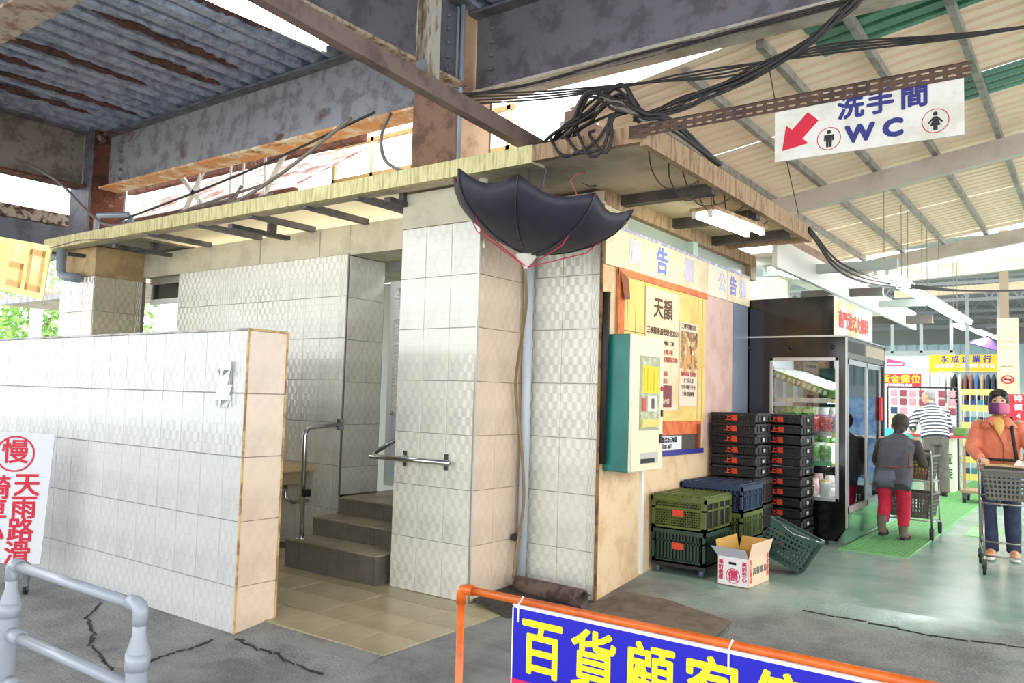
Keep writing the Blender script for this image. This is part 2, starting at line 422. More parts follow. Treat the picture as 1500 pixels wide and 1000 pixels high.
# freestanding screen wall
LWX, LWY = -4.455, 3.215
lw = wallbox('wall_left', (-10.6, LWY+.008, -.12), (LWX-.008, 3.52, 1.885), GROUT)
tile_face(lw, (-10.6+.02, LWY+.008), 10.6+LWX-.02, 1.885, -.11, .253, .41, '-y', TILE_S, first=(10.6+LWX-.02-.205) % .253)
tile_face(lw, (LWX-.008, LWY+.004), .31, 1.885, -.11, .31, .41, '+x', TILE_P)
tr = MB()
for y in (LWY, 3.524): tr.bar((LWX, y, -.1), (LWX, y, 1.89), .012, .012, (0, 1, 0))
tr.bar((LWX, LWY, 1.89), (LWX, 3.524, 1.89), .014, .012)
tr.build('corner_trim', M('yellowed_trim', (206, 172, 112), .6, col2=(150, 108, 60), scale=8), lw)
MB().box((-10.6, LWY-.002, 1.886), (LWX, 3.526, 1.9)).build('wall_cap', M('cap_grey', (196, 192, 184), .6, col2=(150, 144, 136), scale=6), lw)
# porch pillar
PX, PY = -3.735, 4.67
pl = wallbox('wall_pillar', (-4.53, PY+.008, -.03), (PX-.008, 5.9, 2.82), GROUT)
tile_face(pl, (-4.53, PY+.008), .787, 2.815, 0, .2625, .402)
tile_face(pl, (PX-.008, PY+.004), .655, 2.815, 0, .262, .402, '+x', TILE_P)
MB().box((-4.53, PY, 2.82), (PX-.004, 5.9, 3.1)).build('plaster_band', PLASTER, pl)
MB().bar((PX, PY, 0), (PX, PY, 2.82), .014, .014, (0, 1, 0)).build('corner_trim', ALU, pl)
# wall behind the umbrella
CX, CY = -3.067, 5.333
uw = wallbox('wall_corner', (PX-.05, CY+.008, -.05), (CX-.004, 5.75, 2.88), GROUT)
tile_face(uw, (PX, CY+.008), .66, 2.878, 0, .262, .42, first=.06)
MB().box((PX-.02, CY+.002, 2.88), (CX-.004, 5.75, 3.1)).build('plaster_band', PLASTER, uw)
MB().bar((CX+.002, CY, 0), (CX+.002, CY, 3.0), .02, .02, (0, 1, 0)).build('corner_trim', GROUT_RUST, uw)
# wall left of the stairs
w2 = wallbox('wall_back', (-8.65, 5.258, -.03), (-5.788, 5.46, 2.82), GROUT)
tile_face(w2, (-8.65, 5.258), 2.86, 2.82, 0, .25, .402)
MB().box((-9.43, 5.252, 2.82), (-5.788, 5.46, 3.1)).build('plaster_band', PLASTER, w2)
MB().bar((-5.785, 5.25, .54), (-5.785, 5.25, 2.82), .014, .014, (0, 1, 0)).build('corner_trim', M('grey_trim', (120, 120, 116), .4), w2)
mm = MB()
for x in (-7.16, -6.22): mm.box((x, 5.247, 2.82), (x+.012, 5.252, 3.08))
mm.build('cover_strip', M('strip_grey', (166, 160, 140), .6), w2)
# recess side wall
rs = wallbox('wall_recess', (-5.96, 5.258, .0), (-5.788, 5.74, 2.81), GROUT)
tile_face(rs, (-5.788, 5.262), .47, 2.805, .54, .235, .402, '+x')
MB().box((-5.96, 5.258, 2.81), (-4.53, 5.74, 3.1)).build('lintel', PLASTER, rs)
# far left pillar
lp = wallbox('wall_far', (-10.25, PY+.008, -.03), (-9.443, 5.3, 2.775), GROUT)
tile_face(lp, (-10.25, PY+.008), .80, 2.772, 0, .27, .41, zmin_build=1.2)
tile_face(lp, (-9.443, PY+.004), .58, 2.772, 0, .25, .41, '+x', tile_mat('shade_side_tile', (206, 196, 166)), zmin_build=1.2)  # shade of the side face is put into its tile colour
MB().box((-10.25, PY, 2.775), (-9.44, 5.3, 3.12)).build('plaster_band', M('tan_plaster', (204, 176, 128), .85, col2=(176, 148, 108), scale=4), lp)
# room behind: back walls, interior
wallbox('wall_inner', (-10.2, 8.4, 0), (-3.2, 8.5, 3.1), OFFW)
wallbox('wall_partition', (-4.53, 5.9, 0), (-4.4, 8.4, 3.1), OFFW)
struct(MB().box((-9.44, 5.3, .5), (-8.65, 5.42, 1.6)).build('wall_window_sill', PLASTER, base=(0, 0, 0)))
wn = struct(MB().box((-9.42, 5.34, 2.74), (-8.66, 5.4, 2.82)).build('window_1', ALU, base=(0, 0, 0)))
MB().box((-9.42, 5.34, 2.5), (-8.66, 5.38, 2.56)).build('window_rail', WHITE, wn)
MB().box((-9.42, 5.36, 2.56), (-8.66, 5.365, 2.74)).build('pane', GLASSG, wn)
br = MB().loft([(-9.2, 5.7, 2.1), (-9.15, 5.68, 2.3), (-9.05, 5.66, 2.5)], [(.05, .02), (.14, .04), (.06, .03)], n=9).build('rusted_shade', RUST)
MB().tube([(-9.05, 5.66, 2.5), (-9.05, 5.66, 3.13)], .006, 5).build('hanging_wire', RUST, br)
tag(br, 'crumpled rust-brown sheet hanging in the window gap by the left pillar', 'metal sheet')
MB().box((-9.2, 5.66, 2.49), (-8.9, 5.7, 2.51)).build('hanging_bar', RUST, br)

# porch floor
porch = struct(MB().box((-10.6, 3.44, -.06), (-3.37, 5.9, -.009)).build('floor_porch', M('floor_grout', (112, 100, 82), .9), base=(0, 0, 0)))
ft = MB(); a = .33/2-.0025
ft.rings([[(-a, -a, -.01), (a, -a, -.01), (a, a, -.01), (-a, a, -.01)], [(-a, -a, -.001), (a, -a, -.001), (a, a, -.001), (-a, a, -.001)], [(-a+.002, -a+.002, 0), (a-.002, -a+.002, 0), (a-.002, a-.002, 0), (-a+.002, a-.002, 0)]])
fme = ft.mesh('floor_tile'); fme.materials.append(FTILE)
for i in range(11):
    for j in range(5):
        x = -3.37-.165-i*.33; y = 3.44+.165+j*.33
        o = bpy.data.objects.new('floor_tile', fme); COL.objects.link(o); o.parent = porch; o.location = (x, y, random.uniform(-.0015, .0015))
MB().add([(-4.47, 3.2, -.045), (-3.37, 3.3, -.03), (-3.37, 3.46, -.001), (-4.5, 3.53, -.001)], [(0, 1, 2, 3)]).build('cement_ramp', M('smooth_cement', (136, 134, 130), .8, col2=(116, 114, 110), scale=5, bump=.15), porch)
MB().add([(-3.72, 4.7, .03), (-3.1, 4.9, .03), (-3.1, 5.33, .05), (-3.72, 5.33, .06), (-3.3, 4.55, .0), (-2.95, 4.85, .0)], [(0, 4, 5, 1), (0, 1, 2, 3)]).build('rubble_ground', M('wet_rubble', (70, 62, 54), .8, col2=(44, 40, 36), scale=14, bump=1.0, bscale=25), porch)

# stairs
st = struct(MB().box((-5.68, 4.75, 0), (-4.56, 5.85, .2)).build('floor_steps', STEPM, base=(0, 0, 0)))
steps = [(4.58, .235, -4.60), (4.87, .39, -4.53), (5.16, .54, -4.53)]
pz = 0.0
for i, (y, z, xr) in enumerate(steps):
    xl = -5.69; y2 = steps[i+1][0]+.02 if i < 2 else 5.9
    b_ = MB().box((xl, y+.008, pz), (xr, y2, z-.012)).build('step', STEPM, st)
    MB().box((xl-.004, y-.004, z-.012), (xr+.004, y2, z)).build('tread', TREADM, b_)
    nx = 6; tw = (xr-xl)/nx
    for k in range(nx):
        MB().box((xl+k*tw+.0015, y, pz+.001), (xl+(k+1)*tw-.0015, y+.008, z-.013)).build('riser_tile', STEPM, b_)
    pz = z-.012 if i < 2 else z
MB().box((-5.79, 5.3, 0), (-4.53, 6.6, .535)).build('landing', STEPM, st)

# louvred door in the recess
dr = struct(MB().box((-5.76, 5.80, .6), (-5.70, 5.85, 2.62)).build('door_1', WHITE, base=(0, 0, 0)))
MB().box((-5.0, 5.80, .6), (-4.94, 5.85, 2.62)).build('door_stile', WHITE, dr)
for z0, z1 in ((.6, .7), (1.30, 1.36), (2.55, 2.62), (2.24, 2.34)): MB().box((-5.70, 5.80, z0), (-5.0, 5.85, z1)).build('door_rail', WHITE, dr)
MB().box((-5.70, 5.82, .7), (-5.0, 5.83, 1.3)).build('door_panel', M('door_blue_white', (214, 226, 240), .4), dr)
z = 1.38
while z < 2.53:
    if not 2.2 < z < 2.34: MB().bar((-5.70, 5.825, z), (-5.0, 5.825, z), .04, .006, (0, -.55, .8)).build('louvre_slat', WHITE, dr)
    z += .036
MB().box((-5.32, 5.785, 1.6), (-5.27, 5.8, 1.8)).build('notice', REDP, dr)
MB().ell((-5.66, 5.78, 1.31), (.02, .02, .02)).build('door_knob', CHROME, dr, True)
struct(MB().box((-5.79, 6.55, .5), (-4.53, 6.65, 3.1)).build('wall_door_back', OFFW, base=(0, 0, 0)))
d2 = struct(MB().box((-5.79, 5.76, 2.72), (-4.53, 5.80, 2.81)).build('trim_1', M('door_head_grey', (140, 140, 136), .5), base=(0, 0, 0)))

# handrails
t = thing('handrail', 'stainless L-shaped handrail standing on the lowest step by the tiled wall', 'handrail', (-5.6, 4.66, .235))
MB().tube([(-5.58, 4.66, .235), (-5.6, 4.66, 1.12), (-5.6, 4.68, 1.16), (-5.61, 4.72, 1.185), (-5.76, 5.22, 1.2)], .02, 10).build('rail', CHROME, t, True)
MB().box((-5.79, 5.19, 1.15), (-5.75, 5.246, 1.25)).build('mount_plate', CHROME, t)
MB().box((-5.57, 4.63, .6), (-5.52, 4.69, .66)).build('clamp', BLACKP, t)
MB().lathe([(.045, .236), (.045, .244), (.02, .25)], (-5.58, 4.66, 0), 12).build('base_flange', CHROME, t, True)
t = thing('handrail', 'short stainless handrail bolted across the front of the white tiled pillar', 'handrail', (-4.25, 4.6, .96))
MB().tube([(-4.74, 5.0, 1.16), (-4.76, 4.7, 1.03), (-4.75, 4.63, 1.0), (-4.72, 4.6, 1.0), (-3.9, 4.6, 1.0)], .019, 10).build('rail', CHROME, t, True)
for x in (-4.4, -3.98):
    MB().box((x-.02, 4.6, .98), (x+.02, 4.664, 1.02)).build('bracket', CHROME, t); MB().box((x-.02, 4.655, .94), (x+.02, 4.664, 1.06)).build('mount_plate', CHROME, t)
tube_light('tube_light', 'tube light on the ceiling inside the toilet doorway', (-5.6, 6.2, 3.0), (-4.8, 6.2, 3.0), .12, TUBE, tubes=1, hang=.14)
# sink corner
t = thing('wash_basin', 'beige wall basin half hidden behind the end of the screen wall', 'basin', (-6.6, 5.0, .72))
MB().box((-7.3, 4.82, .74), (-6.12, 5.248, .80)).build('counter', M('basin_beige', (214, 186, 140), .4), t, bevel=.01)
MB().box((-7.2, 4.9, .62), (-6.2, 5.2, .74)).build('apron', M('basin_under', (180, 160, 128), .5), t)
MB().tube([(-6.25, 5.0, .62), (-6.25, 5.0, .5), (-6.2, 5.05, .45), (-6.2, 5.24, .45)], .018, 8).build('drain_pipe', CHROME, t, True)

# ------------------------------------------------------------ canopy over the toilet block
CZ, CFY, CRX = 3.1, 4.44, -2.25
cp = struct(MB().box((-10.24, CFY+.06, CZ+.04), (-3.3, 4.64, CZ+.1)).build('ceiling_canopy', SOFFIT, base=(0, 0, 0)))
MB().box((-10.24, CFY, CZ), (-3.12, CFY+.06, CZ+.125)).build('fascia_board', FASCIA, cp)
MB().box((-10.24, CFY+.06, CZ), (-3.12, CFY+.16, CZ+.03)).build('fascia_lip', SOFFIT, cp)
MB().box((-4.6, 4.7, CZ+.03), (-2.4, 6.2, CZ+.1)).build('slab', SOFFIT, cp)
MB().box((-10.2, 4.64, CZ+.03), (-8.6, 5.5, CZ+.09)).build('slab', M('soffit_grey', (166, 160, 146), .8, col2=(140, 134, 122), scale=3), cp)
MB().box((-10.2, 5.5, CZ+.03), (-4.6, 8.5, CZ+.09)).build('slab', SOFFIT, cp)
MB().box((-8.6, 4.64, CZ+.05), (-4.6, 5.5, CZ+.062)).build('translucent_sheet', LUCENT_W, cp)
for x in (-8.1, -7.2, -6.35, -5.6, -4.95): MB().box((x, 4.5, CZ-.02), (x+.07, 5.25, CZ+.03)).build('purlin', STEEL_DK, cp)
for x in (-6.6, -8.7, -4.55, -9.75):
    bk = MB(); bk.box((x, 4.42+.05, CZ-.1), (x+.07, 4.42+.72 if x < -5 else 4.66, CZ-.06))
    bk.box((x+.01, 4.62 if x > -5 else 4.9, CZ-.06), (x+.06, 4.66 if x > -5 else 4.98, CZ+.03))
    bk.build('bracket', M('bracket_dark', (84, 82, 84), .5, .3, col2=(60, 58, 60), scale=8), cp)
# right-hand canopy
rc = struct(MB().box((-3.12, CFY+.02, CZ+.02), (CRX-.04, 7.9, CZ+.07)).build('ceiling_side_canopy', M('soffit_beige', (206, 190, 164), .85, col2=(184, 166, 138), scale=2), base=(0, 0, 0)))
MB().box((CRX-.05, CFY, CZ-.02), (CRX, 7.97, CZ+.13)).build('fascia_board', FASCIA_B, rc)
MB().box((-3.12, CFY, CZ+.01), (CRX-.05, CFY+.05, CZ+.12)).build('fascia_board', FASCIA_B, rc)
for y in (5.6, 6.55, 7.45): MB().box((-3.06, y, CZ-.06), (CRX-.05, y+.09, CZ+.02)).build('cross_beam', M('cross_dark', (84, 76, 70), .6, col2=(64, 58, 54), scale=6), rc)
MB().box((-3.05, 7.86, CZ-.02), (CRX-.05, 7.95, CZ+.02)).build('cross_beam', FASCIA_B, rc)
# poster wall
pw = wallbox('wall_right', (-3.2, 5.36, -.05), (CX, 8.5, 1.08), PEACH)
MB().box((-3.2, 5.36, 1.08), (CX, 7.32, 2.54)).build('wall_panel', PEACH, pw)
MB().box((-3.2, 7.32, 1.08), (CX, 8.05, 2.54)).build('wall_panel', PINK, pw)
MB().box((-3.2, 8.05, 1.08), (CX, 8.5, 2.54)).build('wall_panel', M('steel_jamb', (150, 158, 176), .35, .3), pw)
MB().box((-3.2, 5.36, 2.85), (CX-.03, 8.5, 2.88)).build('sill', PEACH, pw)
MB().box((-3.16, 5.36, 3.0), (CX+.01, 8.72, CZ+.02)).build('head_beam', FASCIA_B, pw)
for y0, y1, mt in ((5.34, 5.47, PEACH), (7.02, 7.14, M('mint_paint', (196, 214, 200), .6)), (8.56, 8.72, FASCIA_B)): MB().box((-3.16, y0, 2.85), (CX+.006, y1, 3.02)).build('post', mt, pw)
for k, (y0, y1) in enumerate(((5.47, 7.02), (7.14, 8.56))):
    g_ = struct(MB().box((-3.13, y0, 2.86), (-3.12, y1, 3.0)).build('window_%d' % (k+2), M('frosted_pane', (176, 184, 172), .25), base=(0, 0, 0)))
    MB().box((-3.125, y0, 2.855), (-3.1, y1, 2.87)).build('window_frame', ALU, g_)
# advertising header panel
hd = thing('header_board', 'long cream header board with faded blue characters under the clerestory', 'sign board', (CX+.01, 7.0, 2.53))
MB().box((CX, 5.37, 2.54), (CX+.014, 7.35, 2.85)).build('board', M('header_cream', (240, 220, 186), .6, col2=(228, 202, 164), scale=3), hd)
MB().box((CX, 7.36, 2.54), (CX+.014, 7.85, 2.85)).build('board', M('header_pale', (236, 228, 206), .6), hd)
MB().box((CX, 7.86, 2.54), (CX+.014, 8.5, 2.85)).build('board', M('header_cream', ), hd)
MB().box((CX, 5.37, 2.845), (CX+.018, 8.5, 2.868)).build('top_edge', M('lilac_edge', (170, 160, 196), .6, col2=(220, 214, 226), scale=12), hd)
FADE = M('faded_lilac', (206, 196, 214), .6); BLUEF = M('faded_blue', (120, 126, 196), .6)
for ch, y, mt in (('廣', 5.85, FADE), ('告', 6.35, BLUEF), ('欄', 6.92, FADE), ('公', 7.72, FADE), ('告', 8.02, BLUEF), ('欄', 8.3, FADE)):
    text(ch, .24 if y < 7.5 else .2, 'character', mt, hd, (CX+.0155, y, 2.69), (0, 1, 0), (0, 0, 1), .003, .006)
# poster board
pb = thing('poster_board', 'orange-framed yellow poster board on the peach wall', 'notice board', (CX+.02, 6.45, 1.3))
MB().box((CX, 5.58, 1.33), (CX+.02, 7.3, 2.53)).build('backing', M('board_yellow', (240, 206, 122), .6, col2=(228, 188, 104), scale=3), pb)
ORF = M('orange_frame', (228, 122, 66), .6, col2=(204, 92, 44), scale=6)
MB().box((CX+.02, 5.56, 2.485), (CX+.03, 7.32, 2.54)).build('frame_strip', ORF, pb)
MB().box((CX+.02, 5.56, 1.4), (CX+.028, 5.66, 2.52)).build('frame_strip', ORF, pb)
MB().box((CX+.02, 5.7, 1.21), (CX+.03, 7.2, 1.33)).build('frame_strip', ORF, pb)
MB().box((CX+.0, 5.7, 1.05), (CX+.018, 7.18, 1.21)).build('dark_strip', M('dark_board', (88, 80, 74), .6), pb)
MB().add([(CX+.03, 5.57, 2.52), (CX+.03, 5.72, 2.47), (CX+.05, 5.71, 2.3), (CX+.06, 5.6, 2.29)], [(0, 1, 2, 3)]).build('curled_corner', M('curl_brown', (142, 70, 40), .6), pb)
for y in (5.72, 5.86, 6.02, 7.12, 7.22): MB().box((CX+.02, y, 1.34), (CX+.0215, y+.006, 2.48)).build('fold_line', M('fold_brown', (170, 128, 66), .7), pb)
MB().box((CX+.02, 5.62, 2.05), (CX+.0215, 6.05, 2.058)).build('fold_line', M('fold_brown'), pb)
MB().box((CX+.018, 6.2, 1.03), (CX+.024, 7.28, 1.075)).build('blue_strip', M('deep_blue', (52, 50, 140), .5), pb)
MB().box((CX+.019, 6.1, 1.08), (CX+.024, 6.78, 1.2)).build('paper_strip', WHITE, pb)
for k, s_ in enumerate(('一八二 新北市三峽區', '電話 02-2671')):
    text(s_, .05, 'lettering', M('ink', (40, 40, 46), .7), pb, (CX+.0255, 6.45, 1.165-k*.055), (0, 1, 0), (0, 0, 1), .001, .002)
MB().box((CX+.02, 7.1, 1.08), (CX+.045, 7.16, 1.3)).build('hanging_tape', M('curl_brown'), pb)
# posters
p1 = thing('poster', 'tall cream poster with dark calligraphy and red text on the yellow board', 'poster', (CX+.03, 6.35, 1.4))
MB().box((CX+.022, 6.03, 1.42), (CX+.028, 6.68, 2.45)).build('sheet', M('poster_cream', (244, 216, 180), .6, col2=(238, 196, 158), scale=2.5), p1)
BR = M('poster_brown', (96, 66, 50), .7); RDK = M('poster_red', (186, 74, 60), .7)
text('天韻', .19, 'title', BR, p1, (CX+.0295, 6.36, 2.28), (0, 1, 0), (0, 0, 1), .001, .004)
text('三峽藝術造街秋冬2023', .062, 'heading', BR, p1, (CX+.0295, 6.36, 2.09), (0, 1, 0), (0, 0, 1), .001, .002)
text('時間：星期六地點：三峽', .04, 'subheading', BR, p1, (CX+.0295, 6.36, 2.0), (0, 1, 0), (0, 0, 1), .001, .001)
for k, s_ in enumerate(('● 免費入場', '● 現場摸彩活動', '●', '● 開幕', '● 演出')): text(s_, .05, 'line', RDK, p1, (CX+.0295, 6.3, 1.92-k*.062), (0, 1, 0), (0, 0, 1), .001, .001, 'LEFT')
MB().box((CX+.028, 6.25, 1.45), (CX+.0292, 6.55, 1.64)).build('dark_block', M('maroon', (134, 62, 66), .6), p1)
text('活動內容', .05, 'line', M('poster_pale', (240, 214, 190), .6), p1, (CX+.0305, 6.4, 1.5), (0, 1, 0), (0, 0, 1), .001, .001)
p2 = thing('poster', 'poster with golden performers photo above small print on the yellow board', 'poster', (CX+.03, 6.9, 1.4))
MB().box((CX+.022, 6.71, 1.46), (CX+.028, 7.1, 2.22)).build('sheet', M('poster_pink', (238, 212, 190), .6), p2)
MB().box((CX+.028, 6.72, 1.8), (CX+.0292, 7.09, 2.14)).build('photo', M('poster_photo', (134, 88, 62), .5, col2=(236, 190, 120), scale=9, thr=(.42, .62), col3=(70, 44, 38), thr3=(.5, .62), scale3=14), p2)
for a, b, rr in ((6.9, 2.03, .028), (6.82, 1.95, .022), (6.99, 1.95, .022)):
    MB().loft([(CX+.03, a, b-.18), (CX+.03, a, b-.08), (CX+.03, a, b-.03)], [(.05, .0012), (.03, .0012), (.015, .0012)], (0, 1, 0), 8).build('dancer_robe', M('robe_gold', (222, 160, 88), .6), p2)
    MB().ell((CX+.03, a, b), (.0012, rr, rr*1.1)).build('dancer_head', M('face_print', (240, 206, 160), .6), p2)
text('三峽宮廟文化', .055, 'title', BR, p2, (CX+.0295, 6.9, 2.18), (0, 1, 0), (0, 0, 1), .001, .001)
for k, s_ in enumerate(('藝陣表演 音樂會', '十二月九日', '下午六時三十分', '三峽老街廣場')): text(s_, .045, 'line', RDK if k == 0 else BR, p2, (CX+.0295, 6.9, 1.75-k*.06), (0, 1, 0), (0, 0, 1), .001, .001)
# tissue dispenser
dx = CX+.235
td = thing('paper_dispenser', 'teal-sided cream tissue vending box mounted on the peach wall', 'vending box', (CX+.12, 5.68, .965))
TEAL = M('teal_enamel', (24, 128, 112), .35, col2=(16, 104, 94), scale=3, thr=(.3, .7))
CREAM = M('enamel_cream', (246, 228, 192), .35)
MB().box((CX+.012, 5.40, .965), (dx-.02, 5.95, 2.0)).build('housing', TEAL, td, bevel=.006)
fr = MB().box((dx-.02, 5.40, .965), (dx, 5.95, 2.0)).build('front_door', CREAM, td, bevel=.008)
MB().box((dx-.001, 5.40, .97), (dx+.004, 5.412, 1.995)).build('edge_strip', ALU, fr)
def yz(nm, mt, y0, y1, z0, z1, d0=.001, d1=.004): return MB().box((dx-d0, y0, z0), (dx+d1, y1, z1)).build(nm, mt, fr)
yz('window_surround', M('grey_frame', (176, 170, 152), .5), 5.535, 5.875, 1.275, 1.845, d1=.005)
yz('display_back', M('olive_print', (170, 176, 132), .5, col2=(210, 206, 180), scale=14), 5.55, 5.86, 1.29, 1.83, d1=.007)
yz('yellow_notice', M('notice_yellow', (248, 214, 24), .5), 5.57, 5.85, 1.56, 1.77, d1=.009)
for k in range(5): text('請投硬幣', .047, 'lettering', M('notice_ink', (216, 158, 12), .6), fr, (dx+.0105, 5.60+k*.055, 1.665), (0, 1, 0), (0, 0, 1), .001, .001) if 0 else MB().box((dx+.009, 5.59+k*.055, 1.58), (dx+.0102, 5.602+k*.055, 1.75)).build('lettering_column', M('notice_ink', (222, 168, 12), .6), fr)
yz('tissue_packet', M('packet_white', (228, 220, 206), .5), 5.64, 5.80, 1.42, 1.54, d1=.02)
yz('packet_print', M('packet_grey', (96, 90, 84), .6), 5.70, 5.75, 1.44, 1.52, d1=.0215)
yz('packet_red', M('packet_red', (206, 96, 84), .6), 5.56, 5.62, 1.42, 1.52, d1=.018)
yz('packet_row', M('packet_yellow', (224, 208, 120), .6), 5.56, 5.85, 1.30, 1.36, d1=.02)
yz('coin_slot', BLACKP, 5.905, 5.925, 1.38, 1.43, d1=.012)
yz('lock', BLACKP, 5.885, 5.925, 1.17, 1.24, d1=.01)
MB().lathe([(.022, 0), (.022, .004)], (0, 0, 0), 14).xf(Matrix.Translation((dx, 5.915, 1.6)) @ Matrix.Rotation(math.pi/2, 4, 'Y')).build('round_sticker', REDP, fr)
yz('tray_opening', M('tray_grey', (196, 192, 182), .5), 5.56, 5.86, 1.02, 1.105, d1=.004)
yz('tray_shadow_slot', BLACKP, 5.565, 5.80, 1.025, 1.06, d1=.006)
td2 = MB().tube([(CX+.02, 5.36, 1.02), (CX+.03, 5.36, 1.9), (CX+.03, 5.37, 2.32)], .03, 8).build('old_pipe', M('black_pipe', (40, 34, 32), .6), None, True)
tag(td2, 'black pipe running up the corner beside the teal dispenser', 'pipe')
cd = MB().box((CX, 6.02, .1), (CX+.025, 6.06, .96)).build('cable_duct', WHITE); tag(cd, 'thin white cable duct running down the peach wall below the dispenser', 'cable duct')

# downpipes, drain pipe, hose
t = MB().tube([(-3.68, 5.25, .02), (-3.68, 5.25, 2.9)], .038, 12).build('downpipe', PVCB, None, True); tag(t, 'pale grey downpipe in the tiled corner behind the hose', 'pipe')
t = thing('downpipe', 'stubby cream downpipe under the canopy above the umbrella', 'pipe', (-3.66, 4.6, 2.85))
MB().tube([(-3.66, 4.6, 2.88), (-3.66, 4.6, 3.12)], .035, 12).build('pipe', PLASTER, t, True)
MB().tube([(-3.66, 4.6, 2.99), (-3.66, 4.6, 3.03)], .041, 12).build('collar', PLASTER, t, True)
t = MB().tube([(-9.95, 4.52, 3.1), (-9.95, 4.52, 2.86), (-9.92, 4.52, 2.8), (-9.86, 4.54, 2.77), (-9.62, 4.58, 2.74)], .055, 12).build('downpipe', PVC, None, True); tag(t, 'grey elbowed drain pipe under the left end of the canopy', 'pipe')
t = thing('drain_pipe', 'rusty brown drain pipe lying along the foot of the tiled wall', 'pipe', (-3.3, 5.1, .03))
ro = MB(); n = 14
def ring(x, r, y=5.12, z=.085): return [(x, y+(x+3.6)*-.1+r*math.cos(2*math.pi*j/n), z+r*math.sin(2*math.pi*j/n)) for j in range(n)]
ro.rings([ring(-3.62, .062), ring(-3.0, .066), ring(-3.0, .052), ring(-3.6, .05)], caps=False); ro.build('pipe', M('rusty_pipe', (104, 84, 72), .8, col2=(66, 50, 42), scale=8, bump=.4), t, True)
t = thing('drain_hose', 'brown garden hose hanging from the umbrella funnel to the floor', 'hose', (-3.67, 5.14, .1))
hp = [(-3.235, 4.56, 2.40), (-3.3, 4.68, 2.2), (-3.45, 4.86, 2.0), (-3.6, 5.02, 1.8), (-3.69, 5.12, 1.58), (-3.68, 5.16, 1.3), (-3.64, 5.17, 1.0), (-3.62, 5.17, .68), (-3.66, 5.16, .38), (-3.66, 5.12, .12)]
def smooth(pts, k=6):
    P = [V(p) for p in pts]; P = [P[0]*2-P[1]]+P+[P[-1]*2-P[-2]]; out = []
    for i in range(1, len(P)-2):
        for j in range(k):
            u = j/k; a, b, c, d = P[i-1:i+3]
            out.append(.5*((2*b)+(c-a)*u+(2*a-5*b+4*c-d)*u*u+(3*b-3*c+d-a)*u**3))
    out.append(P[-2]); return out
MB().tube(smooth(hp), .012, 8).build('hose', M('hose_tan', (140, 116, 78), .5), t, True)
MB().tube([(-3.69, 5.20, .42), (-3.69, 5.15, .42)], .03, 8).build('tie', CABLE, t)
MB().tube([(-3.235, 4.56, 2.39), (-3.235, 4.56, 2.47)], .016, 8).build('hose_collar', M('red_tape', (190, 60, 50), .6), t, True)

# inverted umbrella
uc = V((-3.21, 4.55, 2.47))
um = thing('umbrella', 'upturned black umbrella hung under the canopy as a rain catcher', 'umbrella', uc)
tiltM = Matrix.Rotation(R(13), 3, 'Y')
def up_(a, q):   # a angle, q 0..1 from hub to rim
    r = .65*math.sin(q*math.pi/2*.93)/math.sin(math.pi/2*.93); z = .38*q**1.6+.06*q
    return r, z
cl = MB(); rings_ = []; NS = 8; SUB = 6
for i in range(9):
    q = .02+.98*i/8; ring_ = []
    for j in range(NS*SUB):
        a = 2*math.pi*(j/(NS*SUB))+R(22); ph = (j % SUB)/SUB
        r, z = up_(a, q)
        sag = math.sin(ph*math.pi)
        r *= (1-.10*sag*q); z -= .075*sag*q*q
        ring_.append(uc+tiltM @ V((r*math.cos(a), r*math.sin(a), z+.02)))
    rings_.append(ring_)
cl.rings(rings_, caps=False)
co = cl.build('canopy', M('black_nylon', (34, 33, 44), .55, col2=(44, 42, 56), scale=3), um, True)
sd = co.modifiers.new('thick', 'SOLIDIFY'); sd.thickness = .003
for k in range(NS):
    a = 2*math.pi*k/NS+R(22)
    MB().tube([uc+tiltM @ V((up_(a, q)[0]*math.cos(a)*1.005, up_(a, q)[0]*math.sin(a)*1.005, up_(a, q)[1]+.014)) for q in (.05, .3, .5, .7, .85, 1.0)], .004, 5).build('rib', M('rib_steel', (66, 64, 70), .4, .5), um)
MB().tube([uc+V((0, 0, -.02)), uc+tiltM @ V((0, 0, .62))], .008, 6).build('shaft', M('rib_steel'), um)
MB().tube([uc+V((-.02, .02, .2)), (-3.22, 4.56, 3.12)], .009, 6).build('hanging_cord', CABLE, um)
RT = M('red_twine', (196, 40, 70), .6)
for k in (4, 5, 7, 0):
    a = 2*math.pi*k/NS+R(22); e = uc+tiltM @ V((.655*math.cos(a), .655*math.sin(a), .45))
    MB().tube([uc+V((0, 0, -.07)), uc+tiltM @ V((.4*math.cos(a), .4*math.sin(a), .11)), e], .004, 5).build('twine', RT, um)
MB().tube([uc+tiltM @ V((.45, -.1, .35)), (-2.84, 4.5, 2.95), (-2.86, 4.6, 3.02), (-3.0, 5.0, 3.16)], .005, 5).build('twine', M('pale_red_twine', (190, 84, 78), .6), um)
MB().lathe([(.075, 0), (.07, -.02), (.022, -.075), (.016, -.1)], uc+V((-.01, 0, .02)), 14).build('funnel', M('funnel_white', (226, 222, 206), .4), um, True)

